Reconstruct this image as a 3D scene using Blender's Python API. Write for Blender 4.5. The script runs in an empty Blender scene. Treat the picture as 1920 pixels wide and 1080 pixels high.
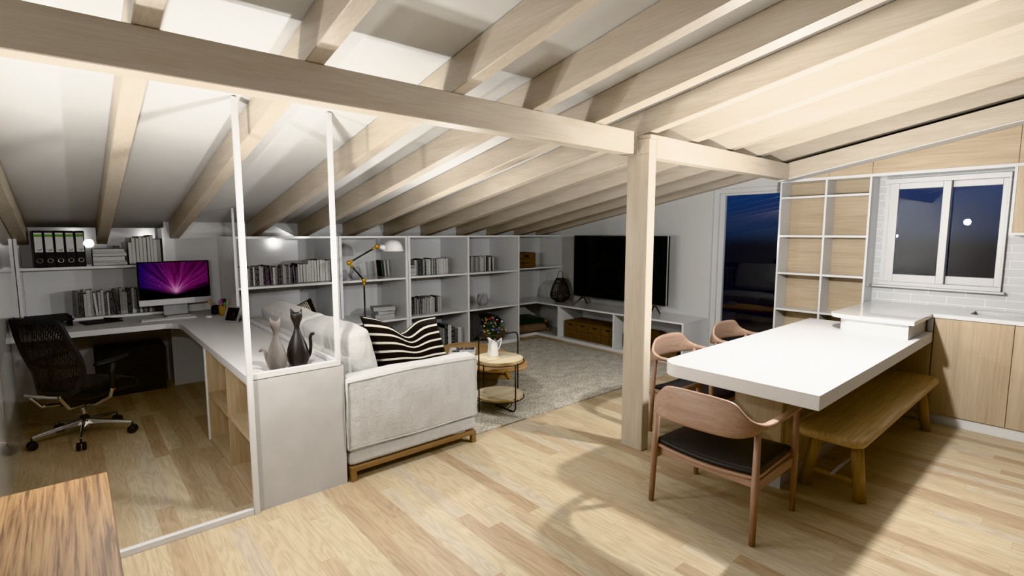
import bpy, bmesh, math, random
from mathutils import Vector, Matrix, noise
random.seed(7)
PI = math.pi
scene = bpy.context.scene
COL = scene.collection

# ------------------------------------------------------------------ helpers
def link(o):
    COL.objects.link(o)
    return o

def thing(name, label, cat, loc=(0, 0, 0), rotz=0.0, group=None):
    o = link(bpy.data.objects.new(name, None))
    o.empty_display_size = 0.1
    o.location = loc
    o.rotation_euler = (0, 0, rotz)
    o['label'] = label
    o['category'] = cat
    if group:
        o['group'] = group
    return o

def tag(o, label, cat, group=None, kind=None):
    o['label'] = label
    o['category'] = cat
    if group:
        o['group'] = group
    if kind:
        o['kind'] = kind
    return o

def obj(name, bm, mat, parent=None, smooth=False, bevel=0.0, seg=2, sub=0, loc=None, rot=None, label=None):
    me = bpy.data.meshes.new(name)
    bmesh.ops.recalc_face_normals(bm, faces=bm.faces[:])
    bm.to_mesh(me)
    bm.free()
    mats = mat if isinstance(mat, (list, tuple)) else [mat]
    for m in mats:
        me.materials.append(m)
    o = link(bpy.data.objects.new(name, me))
    if parent is not None:
        o.parent = parent
    if loc is not None:
        o.location = loc
    if rot is not None:
        o.rotation_euler = rot
    if smooth:
        me.polygons.foreach_set('use_smooth', [True] * len(me.polygons))
    if bevel > 0:
        b = o.modifiers.new('bevel', 'BEVEL')
        b.width = bevel
        b.segments = seg
        b.limit_method = 'ANGLE'
        b.angle_limit = math.radians(40)
        b.harden_normals = False
    if sub:
        s = o.modifiers.new('sub', 'SUBSURF')
        s.levels = sub
        s.render_levels = sub
    if label:
        o['label'] = label
    return o

def struct(name, bm, mat, **k):
    o = obj(name, bm, mat, **k)
    if k.get('parent') is None:
        o['kind'] = 'structure'
    return o

def NB():
    return bmesh.new()

def box(bm, x0, x1, y0, y1, z0, z1, mi=0):
    vs = [bm.verts.new(p) for p in ((x0, y0, z0), (x1, y0, z0), (x1, y1, z0), (x0, y1, z0),
                                    (x0, y0, z1), (x1, y0, z1), (x1, y1, z1), (x0, y1, z1))]
    for f in ((0, 3, 2, 1), (4, 5, 6, 7), (0, 1, 5, 4), (1, 2, 6, 5), (2, 3, 7, 6), (3, 0, 4, 7)):
        bm.faces.new([vs[i] for i in f]).material_index = mi
    return bm

def B(*a, **k):
    return box(NB(), *a, **k)

def prism(bm, pts, z0, z1, mi=0, mi_side=None):
    lo = [bm.verts.new((p[0], p[1], z0)) for p in pts]
    hi = [bm.verts.new((p[0], p[1], z1)) for p in pts]
    bm.faces.new(lo[::-1]).material_index = mi
    bm.faces.new(hi).material_index = mi
    n = len(pts)
    for i in range(n):
        j = (i + 1) % n
        bm.faces.new((lo[i], lo[j], hi[j], hi[i])).material_index = mi if mi_side is None else mi_side
    return bm

def prism_x(bm, pts, x0, x1, mi=0):
    """outline given in (y, z), extruded along x"""
    lo = [bm.verts.new((x0, p[0], p[1])) for p in pts]
    hi = [bm.verts.new((x1, p[0], p[1])) for p in pts]
    bm.faces.new(lo[::-1]).material_index = mi
    bm.faces.new(hi).material_index = mi
    n = len(pts)
    for i in range(n):
        j = (i + 1) % n
        bm.faces.new((lo[i], lo[j], hi[j], hi[i])).material_index = mi
    return bm

def frame_for(d):
    d = Vector(d).normalized()
    a = Vector((0, 0, 1)) if abs(d.z) < 0.9 else Vector((1, 0, 0))
    u = d.cross(a).normalized()
    v = d.cross(u).normalized()
    return u, v

def loft(bm, rings, closed=False, caps=True, mi=0):
    R = [[bm.verts.new(p) for p in r] for r in rings]
    n = len(R[0])
    m = len(R)
    for i in range(m if closed else m - 1):
        a, b = R[i], R[(i + 1) % m]
        for j in range(n):
            k = (j + 1) % n
            bm.faces.new((a[j], a[k], b[k], b[j])).material_index = mi
    if caps and not closed:
        bm.faces.new(R[0][::-1]).material_index = mi
        bm.faces.new(R[-1]).material_index = mi
    return bm

def tube(bm, pts, r, seg=10, closed=False, mi=0, caps=True):
    pts = [Vector(p) for p in pts]
    n = len(pts)
    rs = r if isinstance(r, (list, tuple)) else [r] * n
    rings = []
    u = None
    for i in range(n):
        if closed:
            d = pts[(i + 1) % n] - pts[i - 1]
        else:
            d = pts[min(i + 1, n - 1)] - pts[max(i - 1, 0)]
        d.normalize()
        if u is None:
            u, v = frame_for(d)
        else:
            u = (u - d * u.dot(d)).normalized()
            v = d.cross(u).normalized()
        rings.append([pts[i] + (u * math.cos(2 * PI * k / seg) + v * math.sin(2 * PI * k / seg)) * rs[i] for k in range(seg)])
    return loft(bm, rings, closed=closed, caps=caps, mi=mi)

def cyl(bm, p0, p1, r0, r1=None, seg=16, mi=0):
    return tube(bm, [p0, p1], [r0, r0 if r1 is None else r1], seg=seg, mi=mi)

def lathe(bm, prof, c=(0, 0, 0), seg=24, mi=0, cap=True):
    rings = [[(c[0] + r * math.cos(2 * PI * k / seg), c[1] + r * math.sin(2 * PI * k / seg), c[2] + z) for k in range(seg)] for r, z in prof]
    return loft(bm, rings, caps=cap, mi=mi)

def ball(bm, c, r, seg=12, rings=8, sc=(1, 1, 1), mi=0):
    prof = []
    R = []
    for i in range(1, rings):
        t = PI * i / rings
        R.append([(c[0] + sc[0] * r * math.sin(t) * math.cos(2 * PI * k / seg), c[1] + sc[1] * r * math.sin(t) * math.sin(2 * PI * k / seg), c[2] - sc[2] * r * math.cos(t)) for k in range(seg)])
    return loft(bm, R, mi=mi)

def arc(cx, cy, r, a0, a1, n=8):
    return [(cx + r * math.cos(math.radians(a0 + (a1 - a0) * i / n)), cy + r * math.sin(math.radians(a0 + (a1 - a0) * i / n))) for i in range(n + 1)]

def catmull(pts, n=8, closed=True):
    out = []
    m = len(pts)
    rng = range(m if closed else m - 1)
    P = [Vector(p) for p in pts]
    for i in rng:
        if closed:
            p0, p1, p2, p3 = P[i - 1], P[i], P[(i + 1) % m], P[(i + 2) % m]
        else:
            p0, p1, p2, p3 = P[max(i - 1, 0)], P[i], P[i + 1], P[min(i + 2, m - 1)]
        for k in range(n):
            t = k / n
            out.append(0.5 * ((2 * p1) + (p2 - p0) * t + (2 * p0 - 5 * p1 + 4 * p2 - p3) * t * t + (3 * p1 - p0 - 3 * p2 + p3) * t ** 3))
    if not closed:
        out.append(P[-1])
    return out

def soft_box(sx, sy, sz, r=0.05, bulge=(0, 0, 0), n=14, wr=0.0, seed=0, wscale=6.0):
    """upholstered block centred on the origin: rounded edges, bulging faces, light creases"""
    bm = NB()
    bmesh.ops.create_cube(bm, size=2.0)
    bmesh.ops.subdivide_edges(bm, edges=bm.edges[:], cuts=n, use_grid_fill=True)
    h = Vector((sx / 2, sy / 2, sz / 2))
    off = Vector((seed * 3.1, seed * 1.7, seed * 0.9))
    for v in bm.verts:
        q = v.co.copy()
        # spread samples towards the edges
        q = Vector([math.copysign(abs(c) ** 0.75, c) for c in q])
        p = Vector((q.x * h.x, q.y * h.y, q.z * h.z))
        inner = Vector((max(-h.x + r, min(h.x - r, p.x)), max(-h.y + r, min(h.y - r, p.y)), max(-h.z + r, min(h.z - r, p.z))))
        d = p - inner
        if d.length > 1e-9:
            p = inner + d.normalized() * r
        bx = (1 - q.y ** 2) * (1 - q.z ** 2)
        by = (1 - q.x ** 2) * (1 - q.z ** 2)
        bz = (1 - q.x ** 2) * (1 - q.y ** 2)
        p.x += bulge[0] * bx * q.x
        p.y += bulge[1] * by * q.y
        p.z += bulge[2] * bz * q.z
        if wr:
            w = noise.noise(p * wscale + off) + 0.5 * noise.noise(p * wscale * 2.3 + off)
            p += (p - inner * 0.6).normalized() * w * wr
        v.co = p
    return bm

def copy_tree(o, parent=None):
    c = o.copy()
    COL.objects.link(c)
    if parent is not None:
        c.parent = parent
    for ch in list(o.children):
        if ch.name in bpy.data.objects:
            copy_tree(ch, c)
    return c

ORD = ['first', 'second', 'third', 'fourth', 'fifth', 'sixth', 'seventh', 'eighth', 'ninth', 'tenth', 'eleventh', 'twelfth',
       'thirteenth', 'fourteenth', 'fifteenth', 'sixteenth', 'seventeenth', 'eighteenth', 'nineteenth', 'twentieth']
ORD += ['twenty-' + o for o in ORD[:9]] + ['thirtieth'] + ['thirty-' + o for o in ORD[:9]]

# ------------------------------------------------------------------ materials
def srgb(r, g, b):
    f = lambda c: ((c / 255 + 0.055) / 1.055) ** 2.4 if c > 10.3 else c / 255 / 12.92
    return (f(r), f(g), f(b), 1)

class NT:
    def __init__(s, name):
        s.m = bpy.data.materials.new(name)
        s.m.use_nodes = True
        s.t = s.m.node_tree
        s.t.nodes.clear()
        s.out = s.n('ShaderNodeOutputMaterial')
    def n(s, typ, **k):
        nd = s.t.nodes.new(typ)
        for a, v in k.items():
            if a.startswith('i_'):
                key = a[2:]
                key = int(key) if key.isdigit() else key.replace('_', ' ')
                nd.inputs[key].default_value = v
            else:
                setattr(nd, a, v)
        return nd
    def l(s, a, ao, b, bi):
        s.t.links.new(a.outputs[ao], b.inputs[bi])
    def math(s, op, a, b=None, c=None):
        nd = s.n('ShaderNodeMath', operation=op)
        for i, x in enumerate((a, b, c)):
            if x is None:
                continue
            if isinstance(x, (int, float)):
                nd.inputs[i].default_value = x
            else:
                s.t.links.new(x, nd.inputs[i])
        return nd.outputs[0]
    def mixc(s, fac, a, b):
        nd = s.n('ShaderNodeMix', data_type='RGBA')
        for i, x in ((0, fac), (6, a), (7, b)):
            if isinstance(x, (int, float)):
                nd.inputs[i].default_value = x
            elif isinstance(x, tuple):
                nd.inputs[i].default_value = x
            else:
                s.t.links.new(x, nd.inputs[i])
        return nd.outputs[2]
    def coords(s, kind='Object', scale=(1, 1, 1)):
        tc = s.n('ShaderNodeTexCoord')
        mp = s.n('ShaderNodeMapping')
        mp.inputs['Scale'].default_value = scale
        s.l(tc, kind, mp, 'Vector')
        return mp.outputs[0]
    def noise(s, vec, scale, detail=4, rough=0.5, dist=0.0):
        nd = s.n('ShaderNodeTexNoise')
        nd.inputs['Scale'].default_value = scale
        nd.inputs['Detail'].default_value = detail
        nd.inputs['Roughness'].default_value = rough
        nd.inputs['Distortion'].default_value = dist
        if vec is not None:
            s.t.links.new(vec, nd.inputs['Vector'])
        return nd.outputs['Fac']
    def ramp(s, fac, stops):
        nd = s.n('ShaderNodeValToRGB')
        e = nd.color_ramp.elements
        while len(e) < len(stops):
            e.new(0.5)
        for x, (p, c) in zip(e, stops):
            x.position = p
            x.color = c
        s.t.links.new(fac, nd.inputs[0])
        return nd.outputs[0]
    def bump(s, h, strength=0.2, dist=0.01):
        nd = s.n('ShaderNodeBump')
        nd.inputs['Strength'].default_value = strength
        nd.inputs['Distance'].default_value = dist
        s.t.links.new(h, nd.inputs['Height'])
        return nd.outputs[0]
    def bsdf(s, color, rough=0.5, metal=0.0, spec=0.5, normal=None, coat=0.0, sheen=0.0):
        p = s.n('ShaderNodeBsdfPrincipled')
        if isinstance(color, tuple):
            p.inputs['Base Color'].default_value = color
        else:
            s.t.links.new(color, p.inputs['Base Color'])
        if isinstance(rough, (int, float)):
            p.inputs['Roughness'].default_value = rough
        else:
            s.t.links.new(rough, p.inputs['Roughness'])
        p.inputs['Metallic'].default_value = metal
        p.inputs['Specular IOR Level'].default_value = spec
        p.inputs['Coat Weight'].default_value = coat
        p.inputs['Coat Roughness'].default_value = 0.05
        p.inputs['Sheen Weight'].default_value = sheen
        if normal is not None:
            s.t.links.new(normal, p.inputs['Normal'])
        s.l(p, 0, s.out, 0)
        return p

def plain(name, c, rough=0.5, metal=0.0, spec=0.5, var=0.0, bump=0.0, scale=40, coat=0.0, sheen=0.0):
    t = NT(name)
    col = c
    nrm = None
    if var or bump:
        v = t.coords()
        nz = t.noise(v, scale, 3)
        if var:
            dk = tuple(x * (1 - var) for x in c[:3]) + (1,)
            lt = tuple(min(1, x * (1 + var)) for x in c[:3]) + (1,)
            col = t.ramp(nz, [(0.3, dk), (0.7, lt)])
        if bump:
            nrm = t.bump(nz, bump, 0.004)
    t.bsdf(col, rough, metal, spec, nrm, coat, sheen)
    return t.m

def wood(name, c1, c2, axis='y', rough=0.45, fine=70, broad=9, bump=0.05, spec=0.4, streak=0.55, lo=0.34, hi=0.62):
    t = NT(name)
    a = {'x': 0, 'y': 1, 'z': 2}[axis]
    sf = [1.0] * 3
    sf[a] = 0.045
    sb = [1.0] * 3
    sb[a] = 0.12
    vf = t.coords(scale=tuple(sf))
    vb = t.coords(scale=tuple(sb))
    nf = t.noise(vf, fine, 5, 0.6)
    nb = t.noise(vb, broad, 3, 0.5, 0.6)
    mix = t.math('ADD', t.math('MULTIPLY', nf, streak), t.math('MULTIPLY', nb, 1 - streak))
    col = t.ramp(mix, [(lo, c2), (hi, c1)])
    t.bsdf(col, rough, 0, spec, t.bump(nf, bump, 0.002))
    return t.m

def floor_material():
    t = NT('oak_plank_floor')
    tc = t.n('ShaderNodeTexCoord')
    sep = t.n('ShaderNodeSeparateXYZ')
    t.l(tc, 'Object', sep, 0)
    x, y = sep.outputs[0], sep.outputs[1]
    W, L = 0.0875, 1.05
    ix = t.math('FLOOR', t.math('DIVIDE', x, W))
    wn = t.n('ShaderNodeTexWhiteNoise', noise_dimensions='1D')
    t.t.links.new(ix, wn.inputs['W'])
    ys = t.math('ADD', y, t.math('MULTIPLY', wn.outputs['Value'], 3.7))
    iy = t.math('FLOOR', t.math('DIVIDE', ys, L))
    cmb = t.n('ShaderNodeCombineXYZ')
    t.t.links.new(ix, cmb.inputs[0])
    t.t.links.new(iy, cmb.inputs[1])
    w2 = t.n('ShaderNodeTexWhiteNoise', noise_dimensions='2D')
    t.l(cmb, 0, w2, 'Vector')
    tone = w2.outputs['Value']
    base = t.ramp(tone, [(0.0, srgb(176, 154, 129)), (0.25, srgb(188, 168, 141)), (0.5, srgb(198, 181, 154)), (0.85, srgb(202, 188, 161)), (1.0, srgb(194, 181, 163))])
    # grain, shifted per plank
    sh = t.n('ShaderNodeCombineXYZ')
    t.t.links.new(t.math('MULTIPLY', tone, 37.0), sh.inputs[0])
    t.t.links.new(t.math('MULTIPLY', tone, 91.0), sh.inputs[1])
    t.t.links.new(t.math('MULTIPLY', tone, 13.0), sh.inputs[2])
    add = t.n('ShaderNodeVectorMath', operation='ADD')
    t.l(tc, 'Object', add, 0)
    t.l(sh, 0, add, 1)
    mp = t.n('ShaderNodeMapping')
    mp.inputs['Scale'].default_value = (1, 0.13, 1)
    t.l(add, 0, mp, 0)
    big = t.noise(mp.outputs[0], 12, 2, 0.45, 0.3)
    rings = t.math('FRACT', t.math('MULTIPLY', big, 9.0))
    rings = t.math('ABSOLUTE', t.math('SUBTRACT', rings, 0.5))
    mp2 = t.n('ShaderNodeMapping')
    mp2.inputs['Scale'].default_value = (1, 0.03, 1)
    t.l(add, 0, mp2, 0)
    fine = t.noise(mp2.outputs[0], 160, 4, 0.6)
    g = t.math('ADD', t.math('MULTIPLY', rings, 0.5), t.math('MULTIPLY', fine, 0.75))
    gr = t.ramp(g, [(0.22, (0.70, 0.65, 0.58, 1)), (0.60, (1.05, 1.05, 1.04, 1))])
    col = t.n('ShaderNodeMix', data_type='RGBA', blend_type='MULTIPLY')
    col.inputs[0].default_value = 0.75
    t.t.links.new(base, col.inputs[6])
    t.t.links.new(gr, col.inputs[7])
    # joints
    fx = t.math('ABSOLUTE', t.math('SUBTRACT', t.math('FRACT', t.math('DIVIDE', x, W)), 0.5))
    fy = t.math('ABSOLUTE', t.math('SUBTRACT', t.math('FRACT', t.math('DIVIDE', ys, L)), 0.5))
    jx = t.math('GREATER_THAN', fx, 0.492)
    jy = t.math('GREATER_THAN', fy, 0.4985)
    j = t.math('MULTIPLY', t.math('MAXIMUM', jx, jy), 0.22)
    c2 = t.mixc(j, col.outputs[2], srgb(120, 90, 60))
    t.bsdf(c2, 0.42, 0, 0.35, t.bump(fine, 0.04, 0.001))
    return t.m

def glass_pane(name, tint=(0.998, 0.998, 0.998, 1), ior=1.5, refl=0.22):
    t = NT(name)
    lw = t.n('ShaderNodeLayerWeight')
    lw.inputs[0].default_value = 0.5
    f0 = ((ior - 1) / (ior + 1)) ** 2
    fac = t.math('ADD', t.math('MULTIPLY', t.math('POWER', lw.outputs['Facing'], 5.0), 1 - f0), f0)
    tr = t.n('ShaderNodeBsdfTransparent')
    tr.inputs[0].default_value = tint
    gl = t.n('ShaderNodeBsdfGlossy')
    gl.inputs['Roughness'].default_value = 0.0
    mx = t.n('ShaderNodeMixShader')
    t.t.links.new(t.math('MULTIPLY', fac, refl), mx.inputs[0])
    t.l(tr, 0, mx, 1)
    t.l(gl, 0, mx, 2)
    t.l(mx, 0, t.out, 0)
    return t.m

def brick_material():
    t = NT('white_painted_brick')
    tc = t.n('ShaderNodeTexCoord')
    sep = t.n('ShaderNodeSeparateXYZ')
    t.l(tc, 'Object', sep, 0)
    cb = t.n('ShaderNodeCombineXYZ')
    t.l(sep, 1, cb, 0)
    t.l(sep, 2, cb, 1)
    nz = t.noise(tc.outputs['Object'], 14, 3)
    # wobble the edges
    va = t.n('ShaderNodeVectorMath', operation='ADD')
    t.l(cb, 0, va, 0)
    c3 = t.n('ShaderNodeCombineXYZ')
    t.t.links.new(t.math('MULTIPLY', t.math('SUBTRACT', nz, 0.5), 0.008), c3.inputs[0])
    t.t.links.new(t.math('MULTIPLY', t.math('SUBTRACT', nz, 0.5), 0.008), c3.inputs[1])
    t.l(c3, 0, va, 1)
    br = t.n('ShaderNodeTexBrick')
    br.inputs['Scale'].default_value = 1.0
    br.inputs['Brick Width'].default_value = 0.255
    br.inputs['Row Height'].default_value = 0.066
    br.inputs['Mortar Size'].default_value = 0.0055
    br.inputs['Mortar Smooth'].default_value = 0.4
    br.inputs['Color1'].default_value = (0.66, 0.66, 0.66, 1)
    br.inputs['Color2'].default_value = (0.70, 0.70, 0.70, 1)
    br.inputs['Mortar'].default_value = (0.86, 0.86, 0.85, 1)
    t.l(va, 0, br, 0)
    hb = t.math('ADD', t.math('MULTIPLY', br.outputs['Fac'], -1.0), t.math('MULTIPLY', t.noise(tc.outputs['Object'], 60, 3), 0.25))
    t.bsdf(br.outputs['Color'], 0.55, 0, 0.3, t.bump(hb, 0.5, 0.006))
    return t.m

def rug_material():
    t = NT('woven_rug')
    v = t.coords(scale=(1, 1, 1))
    v2 = t.coords(scale=(1, 0.45, 1))
    a = t.noise(v2, 95, 3, 0.7)
    b = t.noise(v, 9, 3, 0.6)
    m = t.math('ADD', t.math('MULTIPLY', a, 0.8), t.math('MULTIPLY', b, 0.25))
    col = t.ramp(m, [(0.38, srgb(120, 110, 96)), (0.52, srgb(186, 178, 164)), (0.64, srgb(224, 218, 206))])
    t.bsdf(col, 0.95, 0, 0.1, t.bump(a, 0.6, 0.008), sheen=0.2)
    return t.m

def fabric(name, c, scale=260, bump=0.35, var=0.10):
    t = NT(name)
    v = t.coords()
    a = t.noise(v, scale, 2, 0.7)
    b = t.noise(v, 7, 3)
    m = t.math('ADD', t.math('MULTIPLY', a, 0.6), t.math('MULTIPLY', b, 0.4))
    dk = tuple(x * (1 - var) for x in c[:3]) + (1,)
    lt = tuple(min(1, x * (1 + var)) for x in c[:3]) + (1,)
    t.bsdf(t.ramp(m, [(0.3, dk), (0.7, lt)]), 0.92, 0, 0.15, t.bump(t.math('ADD', a, t.math('MULTIPLY', b, 2.0)), bump, 0.006), sheen=0.15)
    return t.m

def linen(name, c):
    t = NT(name)
    a = t.noise(t.coords(), 240, 2, 0.7)
    cr = t.noise(t.coords(scale=(1, 1, 0.28)), 13, 4, 0.55, 0.8)
    pk = t.noise(t.coords(scale=(0.6, 0.6, 1)), 30, 2, 0.5, 1.2)
    col = t.ramp(t.math('ADD', t.math('MULTIPLY', a, 0.45), t.math('MULTIPLY', cr, 0.55)), [(0.3, tuple(x * 0.9 for x in c) + (1,)), (0.7, tuple(x * 1.06 for x in c) + (1,))])
    h = t.math('ADD', t.math('MULTIPLY', cr, 1.0), t.math('ADD', t.math('MULTIPLY', a, 0.06), t.math('MULTIPLY', pk, 0.25)))
    t.bsdf(col, 0.92, 0, 0.12, t.bump(h, 0.4, 0.03), sheen=0.1)
    return t.m

def book_spine(name, base, ink, dens=0.5, seed=0.0, sx=30, sz=70):
    """cover with rows of tiny illegible print down the spine"""
    t = NT(name)
    oi = t.n('ShaderNodeObjectInfo')
    tc = t.n('ShaderNodeTexCoord')
    off = t.n('ShaderNodeCombineXYZ')
    t.t.links.new(t.math('MULTIPLY', oi.outputs['Random'], 50.0), off.inputs[0])
    t.t.links.new(t.math('MULTIPLY', oi.outputs['Random'], 31.0), off.inputs[2])
    mp = t.n('ShaderNodeMapping')
    mp.inputs['Scale'].default_value = (sx, 2.0, sz)
    t.l(tc, 'Object', mp, 0)
    ad = t.n('ShaderNodeVectorMath', operation='ADD')
    t.l(mp, 0, ad, 0)
    t.l(off, 0, ad, 1)
    fine = t.noise(ad.outputs[0], 1.6, 2, 0.6)
    mp2 = t.n('ShaderNodeMapping')
    mp2.inputs['Scale'].default_value = (6, 1.0, 9)
    t.l(tc, 'Object', mp2, 0)
    ad2 = t.n('ShaderNodeVectorMath', operation='ADD')
    t.l(mp2, 0, ad2, 0)
    t.l(off, 0, ad2, 1)
    blk = t.noise(ad2.outputs[0], 1.0, 1)
    sep = t.n('ShaderNodeSeparateXYZ')
    t.l(tc, 'Normal', sep, 0)
    front = t.math('GREATER_THAN', t.math('MULTIPLY', sep.outputs[1], -1.0), 0.5)
    k = t.math('MULTIPLY', t.math('GREATER_THAN', fine, 0.52), t.math('GREATER_THAN', blk, 1 - dens))
    k = t.math('MULTIPLY', t.math('MULTIPLY', k, front), 0.85)
    br = t.math('ADD', t.math('MULTIPLY', oi.outputs['Random'], 0.5), 0.72)
    hs = t.n('ShaderNodeHueSaturation')
    hs.inputs['Color'].default_value = base
    t.t.links.new(br, hs.inputs['Value'])
    col = t.mixc(k, hs.outputs[0], ink)
    t.bsdf(col, 0.5, 0, 0.3)
    return t.m

M = {}
LT, DK = srgb(206, 195, 180), srgb(183, 169, 150)
for ax in 'xyz':
    M['beam_' + ax] = wood('pale_beam_wood_' + ax, LT, DK, ax, fine=110, broad=14, lo=0.26, hi=0.66, bump=0.02)
    M['vein_' + ax] = wood('pale_veneer_' + ax, srgb(202, 184, 159), srgb(180, 159, 132), ax, rough=0.5)
M['cubby'] = wood('cubby_oak', srgb(200, 180, 152), srgb(172, 149, 120), 'z', rough=0.55)
M['cubby_y'] = wood('cubby_oak_y', srgb(200, 180, 152), srgb(172, 149, 120), 'y', rough=0.55)
M['oak'] = wood('warm_oak', srgb(196, 154, 100), srgb(150, 106, 58), 'y', rough=0.4, broad=14, streak=0.7)
M['oak_x'] = wood('warm_oak_x', srgb(200, 174, 134), srgb(160, 132, 94), 'x', rough=0.4, broad=14, streak=0.7, bump=0.15)
M['bench_leg'] = wood('bench_leg_oak', srgb(180, 152, 110), srgb(146, 118, 78), 'z', rough=0.45)
M['beech'] = wood('pinkish_beech', srgb(188, 160, 142), srgb(164, 134, 116), 'x', rough=0.4, fine=90)
M['beech_y'] = wood('pinkish_beech_y', srgb(188, 160, 142), srgb(164, 134, 116), 'y', rough=0.4, fine=90)
M['beech_z'] = wood('pinkish_beech_z', srgb(182, 152, 134), srgb(156, 126, 108), 'z', rough=0.4, fine=90)
M['table_oak'] = wood('coffee_table_oak', srgb(200, 166, 122), srgb(168, 132, 90), 'x', rough=0.35)
M['tray_oak'] = wood('tray_ash', srgb(226, 214, 188), srgb(200, 184, 152), 'x', rough=0.4)
M['tray_edge'] = wood('tray_edge_ash', srgb(214, 190, 148), srgb(172, 142, 98), 'z', rough=0.5, fine=120)
M['sofa_leg'] = wood('sofa_frame_wood', srgb(148, 120, 88), srgb(112, 87, 60), 'x', rough=0.4)
M['cab_wood'] = wood('ribbed_cabinet_wood', srgb(200, 160, 112), srgb(146, 106, 66), 'y', rough=0.5, fine=85, broad=30, streak=0.75, bump=0.15)
M['crate'] = wood('crate_wood', srgb(110, 88, 64), srgb(84, 66, 46), 'x', rough=0.6)
M['crate_y'] = wood('crate_wood_y', srgb(110, 88, 64), srgb(84, 66, 46), 'y', rough=0.6)
def ribbed():
    t = NT('ribbed_cabinet_oak')
    v = t.coords(scale=(1, 0.035, 1))
    a = t.noise(v, 95, 3, 0.55, 0.4)
    v2 = t.coords(scale=(1, 0.02, 1))
    b = t.noise(v2, 230, 2, 0.6)
    m = t.math('ADD', t.math('MULTIPLY', a, 0.8), t.math('MULTIPLY', b, 0.25))
    t.bsdf(t.ramp(m, [(0.40, srgb(96, 68, 40)), (0.50, srgb(134, 102, 66)), (0.62, srgb(156, 124, 84))]), 0.55, 0, 0.3, t.bump(a, 0.25, 0.003))
    return t.m
M['cab_wood'] = ribbed()
M['floor'] = floor_material()
M['plaster'] = plain('white_plaster', (0.80, 0.795, 0.78, 1), 0.9, 0, 0.1, var=0.015, scale=5)
M['gloss_wall'] = plain('glossy_white_wall', (0.72, 0.715, 0.70, 1), 0.035, 0, 0.5)
M['satin_wall'] = plain('satin_white_wall', (0.70, 0.70, 0.69, 1), 0.16, 0, 0.4)
M['lacquer'] = plain('white_lacquer', (0.76, 0.76, 0.76, 1), 0.14, 0, 0.5)
M['matt_white'] = plain('matt_white', (0.80, 0.80, 0.79, 1), 0.5, 0, 0.4)
M['solid_top'] = plain('white_solid_surface', (0.83, 0.83, 0.83, 1), 0.45, 0, 0.4, var=0.01, scale=30)
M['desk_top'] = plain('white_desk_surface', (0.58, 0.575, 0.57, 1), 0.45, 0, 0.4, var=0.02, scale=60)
M['gloss_top'] = plain('polished_white_worktop', (0.80, 0.80, 0.80, 1), 0.06, 0, 0.5)
M['white_paint'] = plain('white_painted_metal', (0.68, 0.675, 0.67, 1), 0.4, 0, 0.5)
M['glass'] = glass_pane('clear_glass')
M['glass_side'] = glass_pane('clear_side_glass', refl=0.1)
M['win_glass'] = glass_pane('window_glass', (0.95, 0.97, 1.0, 1), 1.7, 1.0)
M['brick'] = brick_material()
M['rug'] = rug_material()
M['sofa'] = linen('pale_linen', (0.60, 0.59, 0.57))
M['black_leather'] = plain('black_leather', (0.013, 0.0145, 0.017, 1), 0.45, 0, 0.45, bump=0.08, scale=220)
M['black_metal'] = plain('black_metal', (0.008, 0.008, 0.009, 1), 0.4, 0, 0.5)
M['black_plastic'] = plain('black_plastic', (0.009, 0.0105, 0.012, 1), 0.5, 0, 0.35)
M['dark_grey_plastic'] = plain('dark_grey_plastic', (0.028, 0.031, 0.034, 1), 0.5, 0, 0.4)
M['black_fabric'] = fabric('black_seat_fabric', (0.009, 0.0105, 0.012, 1), 300, 0.2, 0.2)
M['chrome'] = plain('polished_metal', (0.72, 0.71, 0.69, 1), 0.14, 1.0)
M['steel'] = plain('brushed_steel', (0.62, 0.62, 0.62, 1), 0.3, 1.0)
M['alu'] = plain('satin_aluminium', (0.46, 0.46, 0.465, 1), 0.4, 0.5)
M['stand_grey'] = plain('stand_grey_metal', (0.2, 0.2, 0.2, 1), 0.45, 0.3)
M['brass'] = plain('brass', srgb(176, 134, 52), 0.35, 0.55)
M['screen_black'] = plain('screen_black', (0.003, 0.0045, 0.004, 1), 0.12, 0, 0.4)
M['white_enamel'] = plain('white_enamel', (0.82, 0.82, 0.81, 1), 0.22, 0, 0.5)
M['red'] = plain('red_tab', (0.6, 0.01, 0.015, 1), 0.4)
M['tube_white'] = plain('grey_white_tube', (0.62, 0.61, 0.60, 1), 0.4)
# ------------------------------------------------------------------ camera
cam_d = bpy.data.cameras.new('camera')
cam_d.sensor_width = 36.0
cam_d.sensor_fit = 'HORIZONTAL'
cam_d.lens = 18.0
cam_d.clip_start = 0.02
cam = link(bpy.data.objects.new('camera', cam_d))
cam.location = (0, 0, 1.55)
cam.rotation_euler = (math.radians(90 - 6.15), 0, math.radians(-40.8))
scene.camera = cam

SL = 0.1877                       # roof pitch
def zb(y, d=0.0):                 # underside of the rafters at y (d above it)
    return 2.235 + d - SL * (y - 2.146)
RD = 0.165                        # rafter depth

# ------------------------------------------------------------------ shell
XL, XR, XK = -0.36, 5.87, 5.85
YF, YB, YO = -3.6, 6.10, 6.40
struct('floor', B(XL - 0.1, 6.0, YF - 0.1, YO + 0.1, -0.06, 0.0), M['floor'])
bm = NB()
y0, y1 = YF - 0.1, YO + 0.1
prism_x(bm, [(y0, zb(y0, RD)), (y1, zb(y1, RD)), (y1, zb(y1, RD) + 0.1), (y0, zb(y0, RD) + 0.1)], XL - 0.1, 6.05)
struct('ceiling', bm, M['plaster'])

def wall_poly(name, x0, x1, ya, yb, mat, z0=0.0):
    bm = NB()
    prism_x(bm, [(ya, z0), (yb, z0), (yb, zb(yb, RD)), (ya, zb(ya, RD))], x0, x1)
    return struct(name, bm, mat)

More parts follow.
